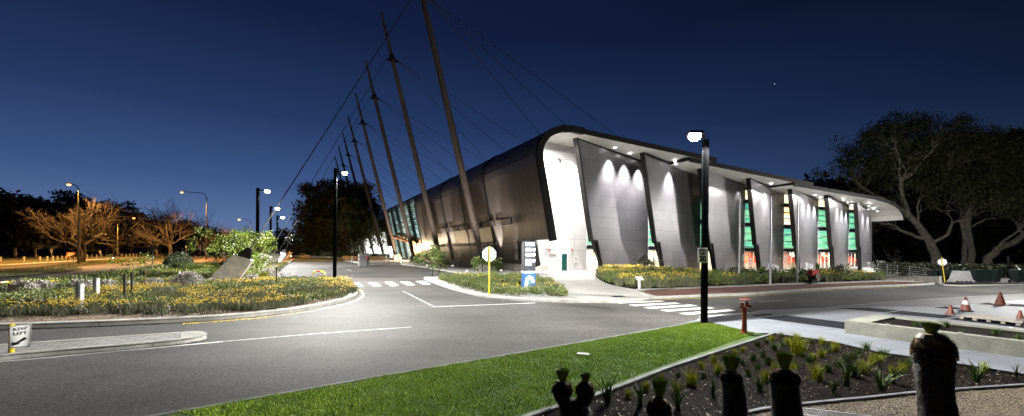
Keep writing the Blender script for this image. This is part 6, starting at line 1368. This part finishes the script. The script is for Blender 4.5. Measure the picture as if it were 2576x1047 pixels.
staked('wispy staked sapling right of the middle flagpole', 2030, 709, 671, 2.0, 47, M['shrub'], 6, .16, .25)
staked('staked sapling before the last fin but one', 2110, 706, 660, 2.4, 48, M['shrub'], 9, .18, .25)
# ------------------------------------------------------------------ grass trees
def needle_tuft(r, n, c, r0, r1, h, w=.006, tilt=(0,0)):
    a = r.uniform(0,2*np.pi,n); q = np.sqrt(r.random(n)); b = np.stack([np.cos(a)*q*r0, np.sin(a)*q*r0, np.zeros(n)],1)+c
    hh = h*(.90+.16*r.random(n))*(1.0-.04*q**2); t = np.stack([np.cos(a)*q*r1+tilt[0]*h, np.sin(a)*q*r1+tilt[1]*h, hh],1)+c
    s = np.stack([np.cos(a+1.57), np.sin(a+1.57), np.zeros(n)],1)*w/2
    V = np.stack([b-s,b+s,t+s*.8,t-s*.8],1).reshape(-1,3); return V, np.arange(n*4).reshape(n,4)
def spiky(r, n, c, R3, zc, L):
    d = r.normal(size=(n,3)); d[:,2] = np.abs(d[:,2])*.9-.25; d /= np.linalg.norm(d,axis=1)[:,None]; P = c+d*R3
    e = d+r.normal(size=(n,3))*.25+np.array([0,0,-.5]); e /= np.linalg.norm(e,axis=1)[:,None]; s = np.cross(e, r.normal(size=(n,3))); s /= np.linalg.norm(s,axis=1)[:,None]
    V = np.stack([P-s*.005, P+s*.005, P+e*L],1).reshape(-1,3); return V, np.arange(n*3).reshape(n,3)
def grass_tree(label, px, pb, heads, trunk, seed, sk=0, loc=None, gname='charred grass trees in the foreground', fine=1, zoff=.08):
    """heads: (px centre, y tuft top, y tuft foot, tuft half width, y cap foot, cap half width); trunk: (y, px left, px right)"""
    r = np.random.default_rng(seed); x, y = G(px, pb, zoff); g = gz(x,y)+zoff; o = thing('grass_tree', label, 'grass tree', (x,y,g), 0, gname); K = y/FPX
    zz = lambda py: hgt(px,py,x,y)-g; rel = lambda p_: (p_-px)*K
    pr = [(zz(t[0]), (rel(t[1])+rel(t[2]))/2, (rel(t[2])-rel(t[1]))/2) for t in trunk]; pr = [(-.08, pr[0][1], pr[0][2]*1.08)]+pr
    mb = MB(); rings = []
    N = 28; zs_ = np.linspace(pr[0][0], pr[-1][0], 26)
    for z in zs_:
        c = np.interp(z, [q[0] for q in pr], [q[1] for q in pr]); rd = np.interp(z, [q[0] for q in pr], [q[2] for q in pr])
        rings.append([(c+math.cos(2*math.pi*k/N)*rd*(1+.06*math.sin(5*k+z*9)+random.uniform(-.05,.05)), math.sin(2*math.pi*k/N)*rd*(1+random.uniform(-.05,.05)), z) for k in range(N)])
    mb.loft(rings, True, True); mb.build('trunk', M['char'], o)
    # torn fibre sleeve on the trunk
    n = int(2600*fine); zt_ = r.uniform(pr[0][0], pr[-1][0], n); a = r.uniform(0,2*np.pi,n); c = np.interp(zt_, [q[0] for q in pr], [q[1] for q in pr]); rd = np.interp(zt_, [q[0] for q in pr], [q[2] for q in pr])
    P = np.stack([c+np.cos(a)*rd, np.sin(a)*rd, zt_],1); dd = np.stack([np.cos(a)*.55, np.sin(a)*.55, -1.0+0*a],1)*(.045*rd.mean()/.16)*(.4+r.random(n))[:,None]
    s = np.stack([np.cos(a+1.57), np.sin(a+1.57), 0*a],1)*.004
    mesh_np('trunk_fibre', np.stack([P-s,P+s,P+dd],1).reshape(-1,3), np.arange(n*3).reshape(n,3), M['fibre'], o)
    for (hx, yt, yf, tw, yc, cw) in heads:
        cz = zz((yf+yc)/2); zf = zz(yf); R_ = cw*K*.88; hz = (zz(yf)-zz(yc))
        cp = MB(); prf = [(R_*.99,zz(yc)),(R_*1.03,zz(yc)+hz*.25),(R_*.97,zz(yc)+hz*.55),(R_*.84,zz(yc)+hz*.82),(R_*.58,zf-hz*.02),(0,zf)]; ox = sk*K
        if len(heads) > 1: lb_ = MB(); lb_.tube([(0,0,zz(1030)),(rel(hx)*.75,0,zz(1012)),(rel(hx),0,zz(996)),(rel(hx),0,zz(yc)+.01)], [R_*.9,R_*.95,R_*1.02,R_*1.0], 16); lb_.build('trunk_lobe', M['char'], o)
        cp.loft([[(rel(hx)+ox*(1-(z-zz(yc))/hz)+q*math.cos(2*math.pi*k/24), q*math.sin(2*math.pi*k/24), z) for k in range(24)] for q, z in prf], True, False); h_ = cp.build('leaf_base_cap', M['skirt'], o)
        V, F = spiky(r, int(5200*fine), np.array([rel(hx)+ox*.6,0,zz(yc)+hz*.25]), np.array([R_,R_,hz*.72]), 0, .036*R_/.12); mesh_np('stubs', V, F, M['skirt'], h_)
        V, F = needle_tuft(r, int(1300*fine), np.array([rel(hx),0,zf-.01]), tw*K*.42, tw*K*1.22, zz(yt)-zf); mesh_np('needle_tuft', V, F, M['needle'], o)
grass_tree('charred grass tree with two heads standing before the lawn', 1445, 1085, [(1414,928,960,15,990,24),(1472,938,960,12,992,22)], [(1085,1408,1484),(1047,1412,1481),(1025,1408,1484),(1012,1420,1474)], 301)
grass_tree('charred grass tree with a big round speckled head, cut by the bottom edge', 1665, 1100, [(1658,953,1001,17,1046,29)], [(1100,1645,1690),(1060,1640,1694),(1040,1638,1692),(1020,1645,1680)], 302)
grass_tree('charred grass tree with a flat brown cap, left of the wide one', 1846, 1080, [(1838,893,936,20,957,25)], [(1080,1818,1884),(1047,1820,1876),(1000,1822,1874),(960,1818,1868),(945,1822,1858)], 303)
grass_tree('charred grass tree with a wide brown cap, right of the flat one', 1978, 1080, [(1972,886,929,17,962,32)], [(1080,1950,2022),(1047,1948,2012),(1000,1946,2008),(965,1943,2004),(950,1950,1990)], 304)
grass_tree('tallest charred grass tree with a shaggy skirt before the planter', 2352, 1085, [(2340,811,839,17,905,41)], [(1085,2325,2408),(1047,2322,2396),(1000,2320,2388),(950,2314,2385),(905,2312,2386),(880,2320,2370)], 305, sk=12)
def small_gt(lb, px, pb, pt, w, seed):
    x, y = G(px, pb, .14); g = gz(x,y)+.13; h = hgt(px,pt,x,y)-g; r = np.random.default_rng(seed); w = w/FPX*y
    o = thing('small_grass_tree', lb, 'grass tree', (x,y,g), 0, 'small grass trees in the terrace bed')
    MB().lathe([(w*.5,-.1),(w*.45,h*.3),(w*.5,h*.55),(w*.3,h*.66),(0,h*.68)], n=12).build('trunk', M['char'], o)
    n = 160; a = r.uniform(0,2*np.pi,n); e = r.uniform(.1,1.5,n); d = np.stack([np.cos(a)*np.cos(e), np.sin(a)*np.cos(e), np.sin(e)],1)*h*.38; b = np.tile(np.array([0,0,h*.62]),(n,1)); s = np.stack([np.cos(a+1.57), np.sin(a+1.57), 0*a],1)*.025
    mesh_np('needle_tuft', np.stack([b-s,b+s,b+d],1).reshape(-1,3), np.arange(n*3).reshape(n,3), M['needle'], o)
small_gt('small grass tree beside the first stairs right of the lamp post', 1798+3, 705, 674, 10, 401)
small_gt('small grass tree left of the middle flagpole in the terrace bed', 1915, 711, 668, 11, 402)
small_gt('tiny grass tree between the middle and right flagpoles', 1966, 712, 687, 8, 403)
small_gt('bushy grass tree left of the rightmost flagpole', 1996, 709, 668, 12, 404)
small_gt('grass tree standing before the last fins near the hose reel box', 2056, 701, 660, 10, 405)
# ------------------------------------------------------------------ hedges
def hedge(label, pts, w, h, m, seed, n, z0=.12, leaf=.25):
    r = np.random.default_rng(seed); p = resample(pts, .5); k = r.integers(0, len(p)-1, n); P = np.array(p)[k]+r.uniform(-.5,.5,(n,2))*np.array([.6,.6])
    nn = np.array(normals2(p))[k]; P = P+nn*(r.uniform(0,1,n)*w)[:,None]; hh = h*(.8+.3*vnoise(P[:,0],P[:,1],1.1,seed))
    V, F = quads(np.stack([P[:,0],P[:,1],gzn(P[:,0],P[:,1])+z0+hh*r.random(n)**.5],1), leaf, .6, r); o = thing('hedge', label, 'hedge', (p[0][0],p[0][1],z0)); V = V-np.array([p[0][0],p[0][1],z0]); mesh_np('foliage', V, F, m, o)
hedge('low clipped hedge in the block planter under the fig tree', GP([(808,647),(862,650.5),(972,652.5)]), 3.2, 1.3, M['hedge'], 501, 9000)
hedge('low hedge across the far end of the parking road', [atdepth(742,175), atdepth(900,175)], 3, 2.2, M['hedge'], 502, 6000, leaf=.5)
hedge('dark shrubs on the bank behind the bins and ramp', GP([(2200,690),(2340,694),(2576,696),(2700,698)]), -5, 1.5, M['shrub'], 503, 16000, leaf=.35)
# ------------------------------------------------------------------ big trees
def at(px, py, d): return Vector((xat(px,d), d, hgt(px,py,xat(px,d),d)))
def limb_tree(name, label, base, d, limbs, clumps, seed, m, leaf, per, rad, barkm, r0, group=None, mx=3, sub=.16):
    rg = random.Random(seed); r = np.random.default_rng(seed); b = at(*base, d); o = thing(name, label, 'tree', b, 0, group); mb = MB(); tips = []
    for li, (w0, w1, pts) in enumerate(limbs):
        off = rg.uniform(-3,3) if li else 0; P = []
        for i, (px, py) in enumerate(pts):
            v = at(px, py, d)-b; f = i/(len(pts)-1); P.append(v+Vector((0, off*f*2, 0)))
        sm_ = []
        for i in range(len(P)-1):
            for t in (0,.33,.66): sm_.append(P[i].lerp(P[i+1], t)+Vector((rg.gauss(0,.12),rg.gauss(0,.12),rg.gauss(0,.1)))*(0 if i+t == 0 else 1))
        sm_.append(P[-1]); mb.tube(sm_, [w0+(w1-w0)*i/(len(sm_)-1) for i in range(len(sm_))], 8, cap=False)
        H_ = (at(base[0],base[1],d)-at(base[0],base[1]-300,d)).length
        for k in range(6):
            i = rg.randint(len(sm_)//2, len(sm_)-1); dd = (sm_[i]-sm_[i-1]).normalized(); a = rg.uniform(0,6.28); dd = (dd+Vector((math.cos(a)*.7,math.sin(a)*.7,.35))).normalized()
            grow(mb, sm_[i], dd, H_*sub, w1*.75, 2, mx+1, rg, tips, ratio=.72, kids=(2,3), ang=(.3,.9), wob=.22, upb=.06, sides=(8,6,5,4,3,3))
    mb.build('trunk', barkm, o)
    T = [tuple(t[0]) for t in tips]
    for (px, py, rx, ry, n) in clumps:
        for _ in range(n):
            a, q = rg.uniform(0,6.28), math.sqrt(rg.random()); v = at(px+math.cos(a)*q*rx, py+math.sin(a)*q*ry, d)-b; T.append((v.x, v.y+rg.uniform(-1,1)*rx/FPX*d*.7, v.z))
    V, F = foliage(T, rad, per, leaf, r, .5, .6); mesh_np('crown', V, F, m, o)
c7 = lambda pts: [((3296+x*.764)*.6289, (450+y*.764)*.6289) for x, y in pts]
dR = G(2356,679)[1]
limb_tree('gum_tree', 'big pale-barked gum tree leaning over the curled right end of the roof', (2356,679), dR, [
    (1.15,.42,c7([(590,820),(575,740),(540,660),(490,590),(440,540),(405,450),(402,360)])),(.5,.16,c7([(545,668),(500,650),(440,620),(400,590),(340,575)])),(.45,.13,c7([(430,520),(350,470),(260,415),(205,370),(185,300)])),
    (.5,.15,c7([(560,690),(610,640),(605,580),(640,570)])),(.36,.12,c7([(405,450),(365,385),(325,320),(300,260)])),(.36,.12,c7([(402,360),(440,320),(465,255),(510,180)])),(.26,.1,c7([(402,370),(385,280),(400,200)]))],
    [(2190,375,60,40,34),(2255,350,70,38,48),(2150,420,38,26,16),(2215,430,70,40,26),(2290,400,60,50,34),(2330,450,50,50,22),(2180,470,50,18,8)], 601, M['euc'], .55, 62, 2.3, M['bark2'], 1)
limb_tree('gum_tree', 'big pale-barked gum tree forking low behind the white barrier', (2437,680), dR*1.03, [
    (.8,.4,c7([(760,820),(772,740),(752,600),(740,490),(708,430)])),(.38,.13,c7([(708,430),(660,360),(690,300),(720,260),(770,190)])),(.42,.12,c7([(752,610),(800,505),(870,492),(960,462),(1040,450)])),
    (.6,.2,c7([(735,820),(712,720),(690,660),(652,570),(628,505),(560,420)])),(.25,.1,c7([(770,600),(800,562),(850,560)])),(.3,.1,c7([(742,495),(792,450),(860,380),(930,300)])),(.28,.1,c7([(660,360),(610,290),(590,220)]))],
    [(2360,400,60,60,34),(2420,370,70,45,48),(2480,390,60,55,40),(2520,370,50,45,34),(2540,440,60,60,30),(2400,460,80,30,18),(2470,480,60,30,14)], 602, M['euc'], .55, 62, 2.3, M['bark2'], 1)
limb_tree('gum_tree', 'low leaning gum tree with a thick sideways limb near the right edge', (2484,680), dR*.97, [
    (.95,.45,c7([(848,820),(862,760),(905,720),(980,690),(1047,640),(1120,590),(1200,520)])),(.4,.14,c7([(880,742),(905,680),(940,630),(945,600)])),(.35,.12,c7([(1047,640),(1060,560),(1100,480)]))],
    [(2560,480,60,60,26),(2500,520,50,30,8),(2620,430,60,80,26)], 603, M['euc'], .55, 55, 2.3, M['bark2'], 1)
c1 = lambda pts: [((1150+x*.2388)*.6289, (900+y*.2388)*.6289) for x, y in pts]
limb_tree('fig_tree', 'huge dark spreading tree beyond the parking, before the far masts', (878,648), 128, [
    (1.5,1.1,c1([(1025,500),(1030,450),(1040,410)])),(.9,.3,c1([(1025,440),(985,360),(950,290),(900,200),(850,100)])),(.8,.28,c1([(1040,420),(1030,340),(1040,220),(1060,60)])),(.7,.26,c1([(1045,420),(1080,330),(1130,220),(1200,80)])),(.6,.2,c1([(1050,410),(1120,380),(1180,340),(1240,250)])),(.6,.2,c1([(1020,430),(960,330),(900,280),(780,180)]))],
    [(800,500,40,32,34),(850,480,48,26,40),(905,492,38,30,34),(925,530,26,34,26),(830,545,75,40,80),(880,560,60,40,60),(790,590,38,34,40),(765,560,14,20,6),(830,605,55,24,36),(770,478,14,14,8),(905,590,28,20,16)], 604, M['fig'], .75, 80, 2.4, M['bark'], 1, sub=.12)
# background wood: a few tree forms shared by many copies, each one a tree of its own
def wood_proto(name, seed, m, h, w, L0f, limbs, leaf, per, fr, flat=.6, el=(.2,1.3), label='x', mx=3):
    return leafy(name, label, (0,0), h, w, seed, m, leaf, per, mx=mx, fr=fr, L0f=L0f, k=.33, limbs=limbs, trunk=.018, flat=flat, el=el, g=0, bark=M['bark'])
protos = [wood_proto('dark_tree', 701, M['darkleaf'], 15, 12, .3, 8, .8, 90, .13), wood_proto('dark_tree', 702, M['darkleaf'], 15, 13, .42, 8, .75, 80, .11, .4, (.0,1.2)), wood_proto('dark_tree', 703, M['darkleaf'], 15, 14, .18, 9, .8, 110, .14)]
bgt = []
for (px, d, top, p, kx, lb) in [(-30,95,470,2,1.4,'dark dense tree at the far left edge of the picture'),(35,92,462,2,1.3,'tall dark tree second from the left edge'),(90,100,502,2,1.2,'dark tree left of the wide bare tree'),(128,112,535,0,1.2,'low dark tree left behind the wide bare tree'),(180,125,482,1,1.1,'tall pine with layered crown behind the leftmost street light'),(232,130,492,1,1.1,'second tall pine with layered crown, right of the leftmost street light'),(292,135,512,1,.9,'dark pine standing alone left of the small orange lamp'),(150,140,560,2,1.4,'low dark tree filling behind the bare tree trunk'),(215,145,565,2,1.6,'low dark tree below the two tall pines'),(270,145,572,2,1.6,'low dark tree below the lone pine'),(330,150,560,0,1.5,'dark tree behind the small orange lamp'),(372,150,530,0,1.3,'dark tree between lone pine and second bare tree'),(430,160,545,2,1.5,'dark tree behind the second bare tree'),(490,170,560,2,1.6,'dark tree behind the curved street light arm'),(545,175,575,2,1.6,'dark tree right of the second street light pole'),(600,185,588,2,1.7,'dark low tree behind the bright leafy tree'),(655,190,592,0,1.7,'dark low tree behind the third lamp post'),(705,200,590,2,1.8,'dark tree behind the row of small lamps'),(745,190,580,0,1.5,'dark tree left behind the huge fig'),(790,170,560,2,1.6,'dark tree in the gap under the fig crown'),(850,175,560,2,1.8,'dark tree behind the fig trunk, left side'),(905,180,570,2,1.6,'dark tree behind the fig trunk, right side'),
                                 (2120,150,430,2,1.3,'dark tree low behind the right end of the roof'),(2170,140,450,0,1.2,'dark tree right behind the hall prop'),(2225,145,400,2,1.2,'dark tree behind the roof curl'),(2290,148,360,2,1.2,'tall dark tree behind the leaning gum'),(2350,150,345,0,1.3,'tall dark tree between the two big gums'),(2415,150,335,2,1.2,'tall dark tree behind the forked gum'),(2475,148,325,0,1.3,'tall dark tree behind the low leaning gum'),(2535,145,320,2,1.3,'tall dark tree near the right edge'),(2600,140,330,2,1.4,'tall dark tree cut by the right edge'),(2250,128,575,2,1.4,'low bushy dark tree behind the prop footing'),(2310,130,575,2,1.4,'low bushy dark tree left of the gum trunks'),(2390,132,575,2,1.4,'low bushy dark tree between the gum trunks'),(2450,134,575,2,1.4,'low bushy dark tree right of the forked gum'),(2520,130,575,2,1.4,'low bushy dark tree behind the round timber rail'),(2590,128,575,2,1.4,'low bushy dark tree at the right edge')]:
    bgt.append((px, d, top, p, kx, lb))
r = np.random.default_rng(90)
for nm, pts, lb in (('distant_wood', [(-400,150),(-60,150),(150,165),(330,175),(520,190),(740,215)], 'dark undergrowth filling the skyline under the trees on the left'), ('distant_wood', [(740,190),(1000,200)], 'dark undergrowth under the fig tree and beyond the parking'), ('distant_wood', [(2150,135),(2300,132),(2450,134),(2700,132)], 'dark undergrowth behind the gum trees on the right')):
    p = resample([(xat(px,d),d) for px, d in pts], 1.0); n = 22000 if pts[0][0] < 0 else 8000; k = r.integers(0,len(p),n); P = np.array(p)[k]+r.normal(size=(n,2))*2.0
    z = gzn(P[:,0],P[:,1])+r.random(n)**.8*(5.5+5*vnoise(P[:,0],P[:,1],9,4)); V, F = quads(np.stack([P[:,0],P[:,1],z],1), 1.1, .7, r); tag(mesh_np(nm, V, F, M['darkleaf']), lb, 'wood', None, 'stuff')
used = set()
for i, (px, d, top, p, kx, lb) in enumerate(bgt):
    x, y = xat(px,d), d; g = gz(x,y); h = hgt(px,top,x,y)-g; pr_ = protos[p]
    if p in used: o = copy_tree(pr_)
    else: o = pr_; used.add(p)
    k = h/15.5; o.location = (x,y,g); o.scale = (k*kx,k*kx,k); o.rotation_euler = (0,0,i*1.9)
    tag(o, lb, 'tree', 'dark trees behind the site')
